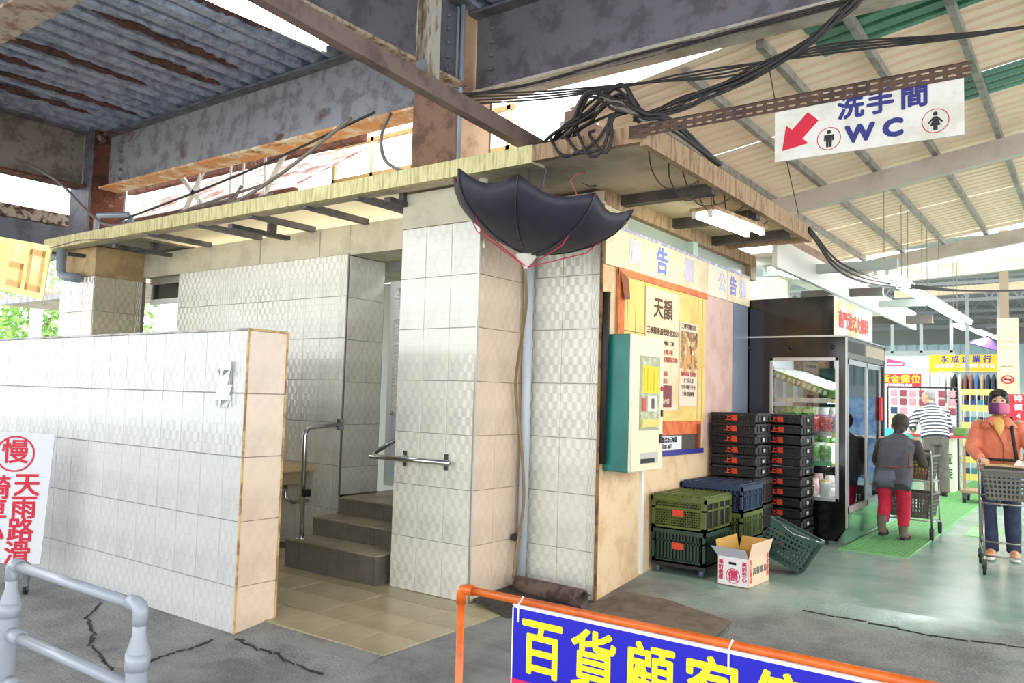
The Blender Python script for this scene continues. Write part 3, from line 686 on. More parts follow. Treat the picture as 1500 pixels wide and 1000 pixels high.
# steel channel with hanger
A0, A1 = V((-3.62, 1.2, 3.72)), V((-3.07, 5.26, 3.17))
t = thing('steel_channel', 'long brown steel channel slanting down to the corner above the umbrella', 'steel bar', (A0+A1)/2)
tt = (A1-A0).normalized(); 
mb = MB(); mb.bar(A0, A1, .012, .11); mb.bar(A0+V((-.035, 0, -.05)), A1+V((-.035, 0, -.05)), .07, .01); mb.bar(A0+V((-.035, 0, .05)), A1+V((-.035, 0, .05)), .07, .01)
mb.build('channel', CHANNEL, t)
t = thing('hanger_post', 'rust-streaked vertical steel hanger carrying the slanting channel', 'steel post', (-3.34, 3.62, 3.4))
mb = MB(); mb.box((-3.40, 3.56, 3.44), (-3.39, 3.66, 4.75)); mb.box((-3.30, 3.56, 3.44), (-3.29, 3.66, 4.75)); mb.box((-3.39, 3.605, 3.44), (-3.30, 3.615, 4.75))
mb.build('post', M('pale_rusty_steel', (166, 160, 146), .7, col2=(122, 100, 82), scale=7, stretch=(4, 4, 1)), t)
MB().box((-3.39, 3.555, 3.4), (-3.30, 3.57, 3.55)).build('splice_plate', STEEL_DK, t)

# ------------------------------------------------------------ elevated steel deck
BZ, BH, BY = 4.0, .72, 5.2
def beam(label, p, q, bw=.26, h=BH, z=BZ, web=STEEL_DK, fl=FLANGE, bolts=None):
    p = V((*p, z)); q = V((*q, z)); zz = V((0, 0, 1))
    t = thing('steel_beam', label, 'beam', (p+q)/2)
    MB().bar(p+zz*h/2, q+zz*h/2, .014, h-.05).build('web', web, t)
    MB().bar(p+zz*.0125, q+zz*.0125, bw, .025).build('bottom_flange', fl, t)
    MB().bar(p+zz*(h-.0125), q+zz*(h-.0125), bw, .025).build('top_flange', STEEL_DK, t)
    if bolts:
        for bx, by, dx_, dy_ in bolts:
            for k in range(5):
                MB().ell((bx, by, z+.12+k*.115), (.022, .022, .022), 7, 4).build('bolt', STEEL_DK, t)
    return t
beam('grey riveted deck beam with rusty orange underside between the two columns', (-10.3, BY), (-4.75, BY), web=STEEL_GREY, bolts=[(-10.0, BY-.02, 0, 0), (-4.95, BY-.02, 0, 0)])
beam('dark deck beam running right from the near column above the tin roof', (-4.25, BY), (2.5, BY), web=STEEL_DK, fl=M('pale_flange', (186, 176, 160), .6, col2=(160, 148, 132), scale=3), bolts=[(-4.08, BY-.02, 0, 0)])
beam('deck beam coming from overhead to the near column beside the hanger', (-4.25, -.5), (-4.25, 4.95), fl=M('peeling_flange', (186, 168, 146), .8, col2=(120, 84, 62), scale=8, bump=.3), bolts=[(-4.23, 4.8, 0, 0)])
beam('deck beam ending at the far left column', (-10.5, -.5), (-10.5, 4.95), web=M('brown_grey_steel', (146, 134, 122), .6, col2=(110, 98, 90), scale=4), fl=RUST, bolts=[(-10.48, 4.8, 0, 0)])
beam('nearest deck beam crossing the upper left corner', (-10.3, 2.32), (-4.4, 2.32), fl=M('rust_speckled_flange', (176, 158, 140), .8, col2=(134, 100, 78), scale=7, bump=.3))
def column(label, x, y, ztop, zbot, mats):
    t = thing('steel_column', label, 'column', (x, y, zbot))
    s_ = .24
    MB().box((x-s_, y-s_, zbot), (x+s_, y-s_+.03, ztop)).build('flange', mats[0], t)
    MB().box((x-s_, y+s_-.03, zbot), (x+s_, y+s_, ztop)).build('flange', mats[0], t)
    MB().box((x-.015, y-s_+.03, zbot), (x+.015, y+s_-.03, ztop)).build('web', mats[1], t)
    MB().box((x+s_-.012, y-s_+.03, zbot), (x+s_, y+s_-.03, ztop)).build('side_plate', mats[2], t)
    MB().box((x-s_, y-s_+.03, zbot), (x-s_+.012, y+s_-.03, ztop)).build('side_plate', mats[1], t)
    return t
c1 = column('big rusty steel column rising behind the canopy in the middle', -4.5, 5.2, 4.9, 3.2, (COLRUST, M('purple_grey_steel', (84, 74, 80), .6, col2=(66, 58, 62), scale=5), M('peach_side', (206, 170, 134), .7, col2=(176, 136, 102), scale=3)))
MB().tube([(-4.18, 4.92, 3.3), (-4.18, 4.92, 4.9)], .018, 8).build('conduit', PVC, c1, True)
MB().tube([(-4.23, 4.92, 3.9), (-4.23, 4.92, 4.95)], .014, 8).build('conduit', PVC, c1, True)
column('dark steel column at the far left where two deck beams meet', -10.55, 5.2, 4.85, 3.2, (STEEL_DK, STEEL_DK, RUST))
# deck sheets
dk = struct(MB().box((-10.6, 5.26, BZ+BH+.0), (2.5, 5.36, BZ+BH+.3)).build('ceiling', M('deck_concrete', (100, 100, 102), .9), base=(0, 0, 0)))
MB().box((-13.5, -4, BZ+BH+.14), (3.5, 5.34, BZ+BH+.22)).build('slab', M('deck_concrete'), dk)  # slab and sheets extended out of view to block sky light
def deck_sheet(x0, ribs, pitch, mt, name='deck_sheet', y0=-4, y1=5.33, dz=0.0):
    prof = []
    for k in range(ribs):
        b = x0+k*pitch
        prof += [(b, 0), (b+pitch*.42, 0), (b+pitch*.54, .075), (b+pitch*.88, .075)]
    prof.append((x0+ribs*pitch, 0))
    z0 = BZ+BH+.01+dz; mb = MB()
    mb.rings([[(x, y0, z0+z) for x, z in prof], [(x, y1, z0+z) for x, z in prof]], caps=False, closed=False)
    return mb.build(name, mt, dk)
x = -13.5
while x < 3.3:
    deck_sheet(x, 3, .25, DECK); x += .75
for (x0, y0, y1) in ((-8.3, 2.9, 4.5), (-7.05, 3.3, 4.75), (-9.3, 3.2, 4.95), (-6.05, 3.5, 4.4), (-8.85, 2.6, 3.7), (-7.6, 3.9, 4.9), (-9.75, 3.0, 4.6)):
    mb = MB(); k = 22; lo_ = []; hi_ = []
    for i in range(k):
        u = i/(k-1); yy = y0+(y1-y0)*u; e = math.sin(math.pi*min(1, max(0, u)))**.5
        c = x0+.07; lo_.append((c-e*random.uniform(.02, .10), yy+random.uniform(-.02, .02))); hi_.append((c+e*random.uniform(.03, .13), yy+random.uniform(-.02, .02)))
    for i in range(k-1):
        mb.hexa([(lo_[i][0], lo_[i][1], BZ+BH-.004), (hi_[i][0], hi_[i][1], BZ+BH-.004), (hi_[i+1][0], hi_[i+1][1], BZ+BH-.004), (lo_[i+1][0], lo_[i+1][1], BZ+BH-.004),
                 (lo_[i][0], lo_[i][1], BZ+BH+.008), (hi_[i][0], hi_[i][1], BZ+BH+.008), (hi_[i+1][0], hi_[i+1][1], BZ+BH+.008), (lo_[i+1][0], lo_[i+1][1], BZ+BH+.008)])
    mb.build('rust_patch', DECKRUST, dk)

tube_light('tube_light', 'bright twin tube light under the rusty deck at the top', (-5.2, 2.75, 4.36), (-5.15, 4.38, 4.36), .26, TUBE, hang=.4)
tube_light('tube_light', 'old yellowed twin tube light under the side canopy', (-2.43, 5.72, 2.92), (-2.33, 6.62, 2.92), .22, TUBE_W, hang=.18, house=M('rusty_housing', (190, 166, 120), .6, col2=(150, 108, 70), scale=9))
tube_light('tube_light', 'tube light behind the black fridge top under the canopy', (-2.95, 8.9, 3.0), (-2.7, 10.1, 3.0), .22, TUBE, hang=.2)

# ------------------------------------------------------------ market roof
def rz(x): return 4.2+.15*(x+.56)
mr_ = struct(MB().box((-3.42, 5.3, rz(-3.4)-.2), (-3.34, 13.6, rz(-3.4)-.0)).build('ceiling_market', M('eave_brown', (158, 128, 110), .6, col2=(134, 106, 90), scale=4), base=(0, 0, 0)))
def tin(x0, x1, y0, y1, mt, period=.165, amp=.03, name='roof_sheet', lift=0.0):
    prof = []; y = y0
    while y < y1-1e-6:
        for u, h in ((0, 0), (.62, 0), (.68, amp), (.92, amp), (.98, 0)):
            yy = y+u*period
            if yy <= y1: prof.append((yy, h+lift))
        y += period
    prof.append((y1, lift))
    a = [(x0, y_, rz(x0)+.05+h) for y_, h in prof]; b = [(x1, y_, rz(x1)+.05+h) for y_, h in prof]
    return MB().rings([a, b], caps=False, closed=False).build(name, mt, mr_)
y = 5.36; k = 0
while y < 13.4:
    y1 = min(y+.99, 13.55)
    tin(-3.42, 4.5, y, y1, TIN, .165, .035, lift=.006*(k % 2)); k += 1; y += .99
tin(-1.62, 4.5, 5.5, 6.05, TINGREEN, lift=-.012); tin(-1.05, 4.5, 7.3, 7.85, TINGREEN, lift=-.012)
for x in [-3.0+.56*i for i in range(13)]:
    mb = MB(); mb.bar((x, 5.4, rz(x)+.0), (x, 13.5, rz(x)+.0), .05, .07); mb.build('purlin', PURLIN, mr_)
for y, hh in ((9.0, .2), (13.5, .2)):
    mb = MB(); mb.bar((-3.4, y, rz(-3.4)-.14), (4.5, y, rz(4.5)-.14), .1, hh, (0, 0, 1)); mb.build('rafter', RAFTER, mr_)
# far hall beyond the skylight gap
far = struct(MB().box((-9, 19.5, 5.2), (7, 30, 5.25)).build('ceiling_far_hall', M('far_roof', (190, 190, 184), .7), base=(0, 0, 0)))
y = 16.4
while y < 19.2:
    n = 40; a = []; b = []
    for i in range(n+1):
        yy = y+.95*i/n; h = .02*math.sin(2*math.pi*i/5)
        a.append((-5.5, yy, 4.35+h)); b.append((6, yy, 4.75+h))
    MB().rings([a, b], caps=False, closed=False).build('roof_sheet', LUCENT, far); y += .96
MB().bar((-3.6, 16.1, 3.9), (5, 16.1, 4.35), .12, .24).build('girder', RAFTER, far)
MB().bar((-3.6, 19.0, 3.95), (5, 19.0, 4.2), .12, .16).build('girder', M('girder_tan', (196, 178, 152), .6), far)
TR = M('truss_grey', (128, 130, 130), .5, .3)
for y, z0 in ((20.4, 3.95), (21.3, 4.2), (22.4, 3.9), (23.4, 4.25), (24.5, 3.95), (25.5, 4.3), (26.6, 4.05)):
    mb = MB(); mb.bar((-7, y, z0), (6, y, z0), .07, .07); mb.bar((-7, y, z0+.38), (6, y, z0+.38), .07, .07)
    x = -7
    while x < 5.8:
        mb.bar((x, y, z0), (x+.28, y, z0+.38), .03, .03); mb.bar((x+.28, y, z0+.38), (x+.56, y, z0), .03, .03); x += .56
    mb.build('truss', TR, far)
for z in (3.45, 3.65): MB().bar((-7, 21.5, z), (6, 21.5, z), .08, .09).build('tie_beam', M('tie_dark', (96, 96, 98), .6), far)
bw = struct(MB().box((-10, 28, 0), (9, 28.1, 5.3)).build('wall_market_back', M('market_wall', (196, 210, 214), .6), base=(0, 0, 0)))
mb = MB(); x = -9.9
while x < 8.8: mb.box((x, 27.94, 2.2), (x+.12, 28, 3.5)); x += .3
MB().box((-10, 27.9, 3.5), (9, 27.99, 5.3)).build('dark_gable', M('gable_grey', (122, 120, 116), .8), bw)
o = mb.build('cladding_ribs', M('cladding_blue', (168, 192, 200), .5), bw); o['kind'] = 'stuff'
sw = struct(MB().box((-7.5, 20.2, .1), (-2.62, 20.3, 2.75)).build('wall_stall', M('stall_white', (232, 236, 238), .6), base=(0, 0, 0)))
for x in (-3.9, -3.3, -2.7): MB().box((x, 20.1, 2.75), (x+.06, 20.16, 3.5)).build('post', M('stall_post', (150, 158, 158), .5), sw)
MB().box((-7.5, 20.1, 2.72), (-2.6, 20.16, 2.8)).build('top_rail', M('stall_post'), sw)
struct(MB().box((-7.5, 10.6, .1), (-3.3, 10.7, 3.2)).build('wall_side_stall', M('stall_cream', (226, 220, 206), .6), base=(0, 0, 0)))
# eaves and gutter strips beyond the side canopy
for k, (a, b, wd, ht, mt, nm) in enumerate([((-2.62, 8.0, 3.02), (-2.62, 15.5, 3.02), .05, .3, M('gutter_white', (228, 224, 214), .5), 'gutter_board'),
                              ((-3.2, 9.4, 3.05), (-1.75, 9.4, 3.05), .09, .1, M('cross_mint', (176, 184, 178), .5), 'cross_bar'),
                              ((-3.2, 10.9, 2.96), (-2.2, 10.9, 2.96), .09, .1, M('cross_dark2', (96, 88, 82), .6), 'cross_bar'),
                              ((-3.2, 12.6, 3.0), (-2.0, 12.6, 3.0), .09, .1, M('cross_mint'), 'cross_bar'),
                              ((-3.2, 14.6, 2.96), (-2.2, 14.6, 2.96), .09, .14, M('cross_dark2'), 'cross_bar')]):
    MB().bar(a, b, wd, ht).build(nm, mt, mr_)
MB().box((-3.3, 8.75, 3.12), (-2.62, 15.5, 3.16)).build('side_soffit', M('soffit_pale', (214, 208, 194), .7), mr_)
# market strip lights: five twin-tube fixtures end to end
for k, nm in enumerate(('nearest', 'second', 'third', 'fourth', 'farthest')):
    a = 9.7+k*1.28
    tube_light('tube_light', nm+' twin tube light of the long row above the shoppers', (-1.98+.02*k, a, 3.0), (-1.98+.02*k+.02, a+1.2, 3.0), .2, TUBE, hang=1.0)
for k in range(3):
    tube_light('tube_light', ('near', 'middle', 'far')[k]+' tube light of the distant row over the stalls', (-2.5+.2*k, 19.6+k*1.6, 3.3), (-2.4+.2*k, 21.0+k*1.6, 3.3), .2, TUBE, hang=1.9)
# overhead clutter behind the main beam
t = thing('clerestory_frame', 'bright framed clerestory seen between the main beam and the canopy', 'window frame', (-6.6, 6.9, 3.2))
WB = M('cream_frame', (228, 214, 178), .6)
for x in (-8.0, -7.3, -6.6, -5.9, -5.2): MB().box((x, 6.9, 3.2), (x+.05, 6.95, 4.95)).build('mullion', WB, t)
for z in (3.75, 4.2, 4.65): MB().bar((-8.0, 6.92, z), (-5.1, 6.92, z), .04, .05).build('transom', M('rusty_cream', (206, 170, 110), .7), t)
MB().box((-8.0, 6.93, 3.2), (-5.15, 6.935, 3.72)).build('pane', M('frosted_white', (232, 230, 222), .3), t)
t = thing('shed_roof', 'rust-stained white sheet roof behind the left canopy edge', 'roof', (-9, 6.6, 3.2))
for k in range(5):
    x = -12.2+k*.92
    MB().add([(x, 5.95, 3.85), (x+.9, 5.95, 3.85), (x+.9, 7.6, 4.95), (x, 7.6, 4.95), (x, 5.95, 3.87), (x+.9, 5.95, 3.87), (x+.9, 7.6, 4.97), (x, 7.6, 4.97)], [(0,3,2,1),(4,5,6,7),(0,1,5,4),(1,2,6,5),(2,3,7,6),(3,0,4,7)]).build('sheet', M('rusty_white_sheet', (218, 206, 196), .7, col2=(150, 90, 66), scale=2.4, thr=(.48, .62), bump=.2), t)
MB().bar((-12.2, 5.95, 3.8), (-7.5, 5.95, 3.8), .06, .1).build('edge_beam', RUST, t)
MB().bar((-12.2, 6.5, 4.55), (-7.0, 6.5, 4.55), .1, .16).build('rear_beam', RUST, t)
t = thing('brace_frame', 'pale diagonal braces and thin pipes behind the rusty beam', 'brace', (-8.5, 5.8, 3.2))
for p, q in (((-8.2, 5.7, 3.2), (-7.3, 5.7, 4.3)), ((-7.3, 5.7, 4.3), (-6.9, 5.7, 4.2)), ((-9.6, 5.7, 4.3), (-8.4, 5.7, 3.3)), ((-9.7, 5.7, 3.3), (-8.9, 5.7, 4.3))): MB().bar(p, q, .03, .06).build('brace', M('pale_steel', (206, 200, 186), .5), t)
for x in (-9.0, -8.35, -8.1, -7.7): MB().tube([(x, 5.66, 3.2), (x, 5.66, 4.35)], .015, 6).build('pipe', M('pale_pipe', (196, 192, 184), .5), t)
t = MB().tube([(-10.15, 5.0, 3.22), (-10.15, 5.0, 3.55), (-10.1, 5.0, 3.62), (-9.4, 5.0, 3.55), (-9.33, 5.0, 3.5), (-9.33, 5.0, 3.25)], .035, 10).build('conduit', PVC, None, True); tag(t, 'grey elbowed conduit on top of the canopy by the left column', 'pipe')
# left edge structure
t = thing('steel_beam', 'lower grey beam with flaking rust at the left edge below the yellow light', 'beam', (-11.5, 3.5, 3.35))
MB().bar((-11.5, 1.5, 3.5), (-11.5, 5.3, 3.5), .12, .28).build('web', M('bluegrey_steel', (112, 114, 120), .5, col2=(90, 90, 96), scale=4), t)
MB().bar((-11.5, 1.5, 3.74), (-11.5, 5.3, 3.74), .14, .16).build('flaking_plate', M('flaking', (178, 160, 140), .8, col2=(84, 56, 44), scale=9, thr=(.46, .56)), t)
t = thing('tin_awning', 'grey corrugated awning at the far left behind the yellow sign', 'awning', (-11.8, 4.5, 3.15))
for k in range(6): MB().bar((-11.3-k*.14, 1.5, 3.22+k*.012), (-11.3-k*.14, 5.4, 3.22+k*.012), .09, .03).build('rib', M('awning_grey', (130, 132, 138), .5), t)
MB().box((-12.2, 1.5, 3.26), (-11.2, 5.4, 3.28)).build('sheet', M('awning_dark', (90, 90, 96), .6), t)
t = thing('reddish_roof', 'reddish tin roof edge behind the left pillar', 'roof', (-16, 7.5, 3.1))
for k in range(8): MB().box((-19+k*.8, 7.0, 3.15), (-18.22+k*.8, 8.6, 3.2)).build('sheet', M('red_tin', (190, 160, 144), .7, col2=(160, 120, 100), scale=4), t)
MB().box((-19, 6.95, 3.05), (-12.6, 7.0, 3.15)).build('gutter', STEEL_GREY, t)
yb = lthing('hanging_sign', 'tilted yellow banner with an orange character at the left edge', 'sign', (-8.5, 3.5, 2.36), 0)
yb.rotation_euler = (0, R(10), R(4))
MB().box((-.9, 0, 0), (.42, .012, .52)).build('panel', M('pale_yellow', (244, 228, 140), .6, col2=(236, 240, 190), scale=2), yb)
for a, b, c, d in ((.06, .06, .34, .12), (.06, .40, .34, .46), (.06, .06, .11, .46), (.29, .06, .34, .46), (-.3, .06, -.02, .12), (-.08, .06, -.02, .3), (-.3, .24, -.02, .3)): MB().box((a, -.004, b), (c, 0, d)).build('character_stroke', M('soft_orange', (238, 176, 96), .6), yb)
MB().tube([(.4, 0, .5), (.7, .1, .62), (1.0, .3, .7)], .006, 5).build('tie_cord', CABLEG, yb)
# tree and lamp pole beyond
t = thing('leafy_tree', 'leafy green tree behind the left wall', 'tree', (-27, 12, 0))
MB().tube([(-27, 12, -.1), (-26.9, 12.1, 2), (-27.1, 12, 3.6)], [.2, .16, .1], 8).build('trunk', M('bark', (110, 94, 78), .9), t)
lf = MB()
for i in range(2600):
    a = random.uniform(0, 6.28); q = random.random()**.5; c = V((-27+4.5*q*math.cos(a), 12+2.5*q*math.sin(a), 3.3+random.gauss(0, .9)))
    d1 = V((random.gauss(0, 1), random.gauss(0, 1), random.gauss(0, 1))).normalized()*.14; d2 = d1.cross(V((random.gauss(0, 1), random.gauss(0, 1), 1))).normalized()*.07
    lf.add([c-d1, c+d2, c+d1, c-d2], [(0, 1, 2, 3)])
o = lf.build('foliage', M('leaf_green', (122, 168, 82), .6, col2=(170, 186, 96), scale=.8), t); o['kind'] = 'stuff'
t = MB().tube([(-20.9, 9, -.1), (-20.9, 9, 6)], .14, 10).build('lamp_pole', WHITE, None, True); tag(t, 'white pole in front of the tree beyond the left wall', 'pole')

# ------------------------------------------------------------ fridge
FY0, FY1, FX0, FX1 = 8.53, 10.3, -3.15, -2.065
fg = thing('display_fridge', 'tall black display fridge with a side window and glass doors', 'fridge', ((FX0+FX1)/2, 9.4, .1))
wx0, wx1, wz0, wz1 = -2.814, -2.157, .568, 1.975
mb = MB(); mb.box((FX0, FY0, .16), (wx0, FY0+.05, 2.21)); mb.box((wx1, FY0, .3), (FX1, FY0+.05, 2.21)); mb.box((wx0, FY0, .16), (wx1, FY0+.05, wz0)); mb.box((wx0, FY0, wz1), (wx1, FY0+.05, 2.21))
mb.ext([(wx1, FY0, .16), (FX1-.12, FY0, .16), (FX1, FY0, .3), (wx1, FY0, .3)], (0, .05, 0))
mb.build('side_panel', BLACK, fg)
MB().box((FX0, FY1-.05, .16), (FX1, FY1, 2.21)).build('side_panel', BLACK, fg)
FWHITE = M('fridge_white', (238, 242, 244), .4)
MB().box((FX0, FY0+.05, .3), (FX0+.04, FY1-.05, 2.21)).build('back_panel', FWHITE, fg)
MB().box((FX0+.04, FY0+.05, 2.05), (FX1-.06, FY1-.05, 2.21)).build('top_panel', FWHITE, fg)
MB().box((FX0+.04, FY0+.05, .3), (FX1-.06, FY1-.05, .55)).build('well', FWHITE, fg)
MB().box((FX1-.06, FY0+.05, .14), (FX1-.03, FY1-.05, .44)).build('kick_plate', M('kick_green_steel', (132, 172, 146), .15, .6), fg)  # green floor reflection put into the steel colour
fm = MB(); e = .035
fm.box((wx0-.02, FY0-.012, wz0-.02), (wx0+e-.02, FY0, wz1+.02)); fm.box((wx1-e+.02, FY0-.012, wz0-.02), (wx1+.02, FY0, wz1+.02)); fm.box((wx0-.02, FY0-.012, wz1-e+.02), (wx1+.02, FY0, wz1+.02)); fm.box((wx0-.02, FY0-.012, wz0-.02), (wx1+.02, FY0, wz0+e-.02))
wf = fm.build('window_frame', ALU, fg, bevel=.003)
MB().box((wx0, FY0+.02, wz0), (wx1, FY0+.026, wz1)).build('pane', GLASS, wf)
for x in (-3.05, -2.62, -2.2): MB().lathe([(.025, 0), (.02, .008), (.001, .01)], (0, 0, 0), 12).xf(Matrix.Translation((x, FY0, 2.1)) @ Matrix.Rotation(math.pi/2, 4, 'X')).build('screw_cap', BLACKP, fg, True)
MB().box((FX0, FY0-.004, 2.205), (FX1+.004, FY1, 2.222)).build('trim_strip', ALU, fg)
MB().box((FX1-.01, FY0-.004, .3), (FX1+.006, FY0+.02, 2.2)).build('edge_strip', ALU, fg)
gr = MB().box((FX1-.06, FY0+.05, 1.99), (FX1, FY1, 2.2)).build('grille', M('grille_grey', (120, 116, 110), .4, .4), fg)
MB().box((FX1, FY0+.08, 2.05), (FX1+.006, FY0+.75, 2.17)).build('control_strip', BLACKP, gr)
MB().box((FX1, FY0+.82, 2.05), (FX1+.006, FY1-.05, 2.17)).build('control_strip', M('tan_strip', (176, 160, 138), .5), gr)
for k, (a, b) in enumerate(((FY0+.06, FY0+.92), (FY0+.9, FY1-.03))):
    d = MB(); xx = FX1-.03*(k)-.0; s_ = .04
    d.box((xx-.03, a, .44), (xx, a+s_, 1.98)); d.box((xx-.03, b-s_, .44), (xx, b, 1.98)); d.box((xx-.03, a, 1.93), (xx, b, 1.98)); d.box((xx-.03, a, .44), (xx, b, .5))
    dd = d.build('door', ALU, fg); MB().box((xx-.018, a+s_, .5), (xx-.013, b-s_, 1.93)).build('pane', GLASS, dd)
    if k: MB().box((xx, b-.1, 1.35), (xx+.02, b-.04, 1.62)).build('handle', M('red_handle', (220, 40, 36), .4), dd)
for zz in (.92, 1.22, 1.56):
    MB().tube([(FX1-.2, FY0+.1, zz-.03), (FX1-.2, FY1-.1, zz-.03)], .008, 6).build('shelf_lamp', M('shelf_led', (240, 250, 255), .4, emit=16.0), fg)  # unseen tubes added under the shelves to brighten the goods
    s_ = MB().box((FX0+.05, FY0+.06, zz-.015), (FX1-.16, FY1-.06, zz)).build('shelf', FWHITE, fg)
    MB().box((FX1-.16, FY0+.06, zz-.035), (FX1-.15, FY1-.06, zz+.012)).build('price_rail', M('rail_yellow', (240, 226, 130), .5), s_)
    MB().box((FX0+.1, FY0+.055, zz-.03), (FX1-.16, FY0+.06, zz+.02)).build('end_rail', M('shelf_green', (110, 196, 140), .5) if zz < 1 else ALU, s_)
MB().tube([(-2.3, FY0+.1, 2.02), (-2.3, FY1-.1, 2.02)], .016, 8).build('lamp_tube', TUBE, fg, True)
tb = MB().box((FX0, FY0, 2.222), (-2.24, FY1, 2.62)).build('top_box', BLACK, fg)
MB().box((-2.30, FY0-.006, 2.25), (-2.295, FY0, 2.6)).build('seam', BLACKP, tb)
lb = MB().box((-2.24, FY0, 2.222), (-2.2, FY1, 2.62)).build('light_box', M('lightbox_face', (232, 226, 150), .4, col2=(236, 244, 248), scale=1.6, thr=(.42, .58), col3=(240, 190, 90), thr3=(.55, .7), scale3=2.2), tb)
MB().box((-2.245, FY0-.002, 2.222), (-2.195, FY0+.03, 2.622)).build('light_box_edge', BLACK, tb)
MB().box((-2.24, FY0, 2.62), (-2.195, FY1, 2.632)).build('light_box_edge', ALU, tb)
text('南門港式火鍋料', .19, 'lettering', M('sign_red', (214, 60, 44), .5), tb, (-2.198, 9.42, 2.40), (0, 1, 0), (0, 0, 1), .003, .006, sx=1.0)
for x in (-3.0, -2.3):
    for y in (8.65, 10.15): MB().lathe([(.035, .1), (.03, .16)], (x, y, 0), 10).build('foot', RUBBER, fg)
# goods in the fridge: shared meshes, one object each
def bag_mesh(wd, dp, ht):
    mb = MB(); n = 8; m_ = 5; rs = []
    for i in range(m_):
        u = i/(m_-1); q = .55+.45*math.sin(math.pi*u)
        rs.append([(wd/2*math.cos(2*math.pi*j/n)*(1.25 if j % 2 else 1)*(.85+.15*q), dp/2*math.sin(2*math.pi*j/n)*(1.25 if j % 2 else 1)*q, ht*u) for j in range(n)])
    mb.rings(rs); return mb.mesh('goods_bag', smooth=True)
BAG = [bag_mesh(.15, .11, .13), bag_mesh(.12, .10, .17), bag_mesh(.17, .12, .09)]
GC = {'white': (236, 236, 230), 'red': (206, 52, 54), 'green': (104, 170, 74), 'orange': (236, 168, 70), 'purple': (140, 100, 130), 'teal': (90, 190, 180), 'brown': (150, 110, 86), 'pink': (236, 190, 190)}
GM = {c: M('pack_'+c, v, .35, col2=tuple(min(255, int(q*.5+125)) for q in v), scale=22, thr=(.5, .58)) for c, v in GC.items()}
SHELF = {'bottom': (.552, ('white', 'pink', 'white', 'orange')), 'second': (.922, ('green', 'white', 'green', 'brown')), 'third': (1.222, ('red', 'purple', 'white', 'green'))}
for sn, (zz, cols) in SHELF.items():
    for j in range(7):
        for i in range(5):
            c = cols[(i+j) % 4] if sn != 'bottom' else cols[random.randrange(4)]
            me0 = BAG[(i+j) % 3]; key = (me0.name, c)
            if key not in TMESH:
                TMESH[key] = me0.copy(); TMESH[key].materials.append(GM[c])
            row = ('nearest', 'second', 'third', 'fourth', 'fifth', 'sixth', 'farthest')[j]; cl_ = ('at the back', 'behind the middle', 'in the middle', 'before the middle', 'at the front')[i]
            for lv in range(2):
                o = bpy.data.objects.new('food_pack', TMESH[key]); COL.objects.link(o)
                o.location = (-3.02+i*.178, 8.68+j*.21, zz+.003+lv*(.133, .173, .093)[(i+j) % 3]); o.scale = (.9, .9, 1); o.rotation_euler = (0, 0, random.uniform(-.25, .25))
                tag(o, '%s food pack%s, %s row %s, %s fridge shelf' % (c, ' lying on top' if lv else '', row, cl_, sn), 'food pack', 'packs on the %s fridge shelf' % sn)
                if sn == 'bottom' or (i+j) % 3 == 1: break
# tilted trays on the top shelf
for k, (col, nm) in enumerate((('green', 'green'), ('teal', 'teal'), ('green', 'lime'), ('teal', 'mint'))):
    t = lthing('food_tray', '%s slotted tray of white packs on the top fridge shelf' % nm, 'tray', (-2.62, 8.74+k*.38, 1.565))
    tm = M('tray_'+nm, {'green': (120, 150, 50), 'teal': (80, 190, 184), 'lime': (150, 180, 90), 'mint': (130, 200, 180)}[nm], .4)
    rot = Matrix.Translation((0, 0, .02)) @ Matrix.Rotation(R(20), 4, 'Y')
    mb = MB(); mb.box((-.38, -.16, 0), (.38, .16, .01)); mb.box((-.38, -.16, .06), (.38, -.15, .08)); mb.box((-.38, .15, .06), (.38, .16, .08)); mb.box((.37, -.16, .06), (.38, .16, .08))
    for q in range(14): mb.box((-.38+q*.057, -.16, 0), (-.36+q*.057, -.152, .07)); 
    for q in range(6): mb.box((.37, -.16+q*.06, 0), (.38, -.14+q*.06, .07))
    rotm = Matrix.Translation((0, 0, .15)) @ Matrix.Rotation(R(20), 4, 'Y')
    mb.xf(rotm).build('tray', tm, t)
    for q in range(5):
        pm_ = MB().box((-.34+q*.14, -.14, .012), (-.22+q*.14, .14, .085)).xf(rotm)
        pm_.build('white_pack', GM['white'], t, bevel=.01)
    MB().box((-.36, -.12, 0), (-.3, .12, .26)).build('support', FWHITE, t)

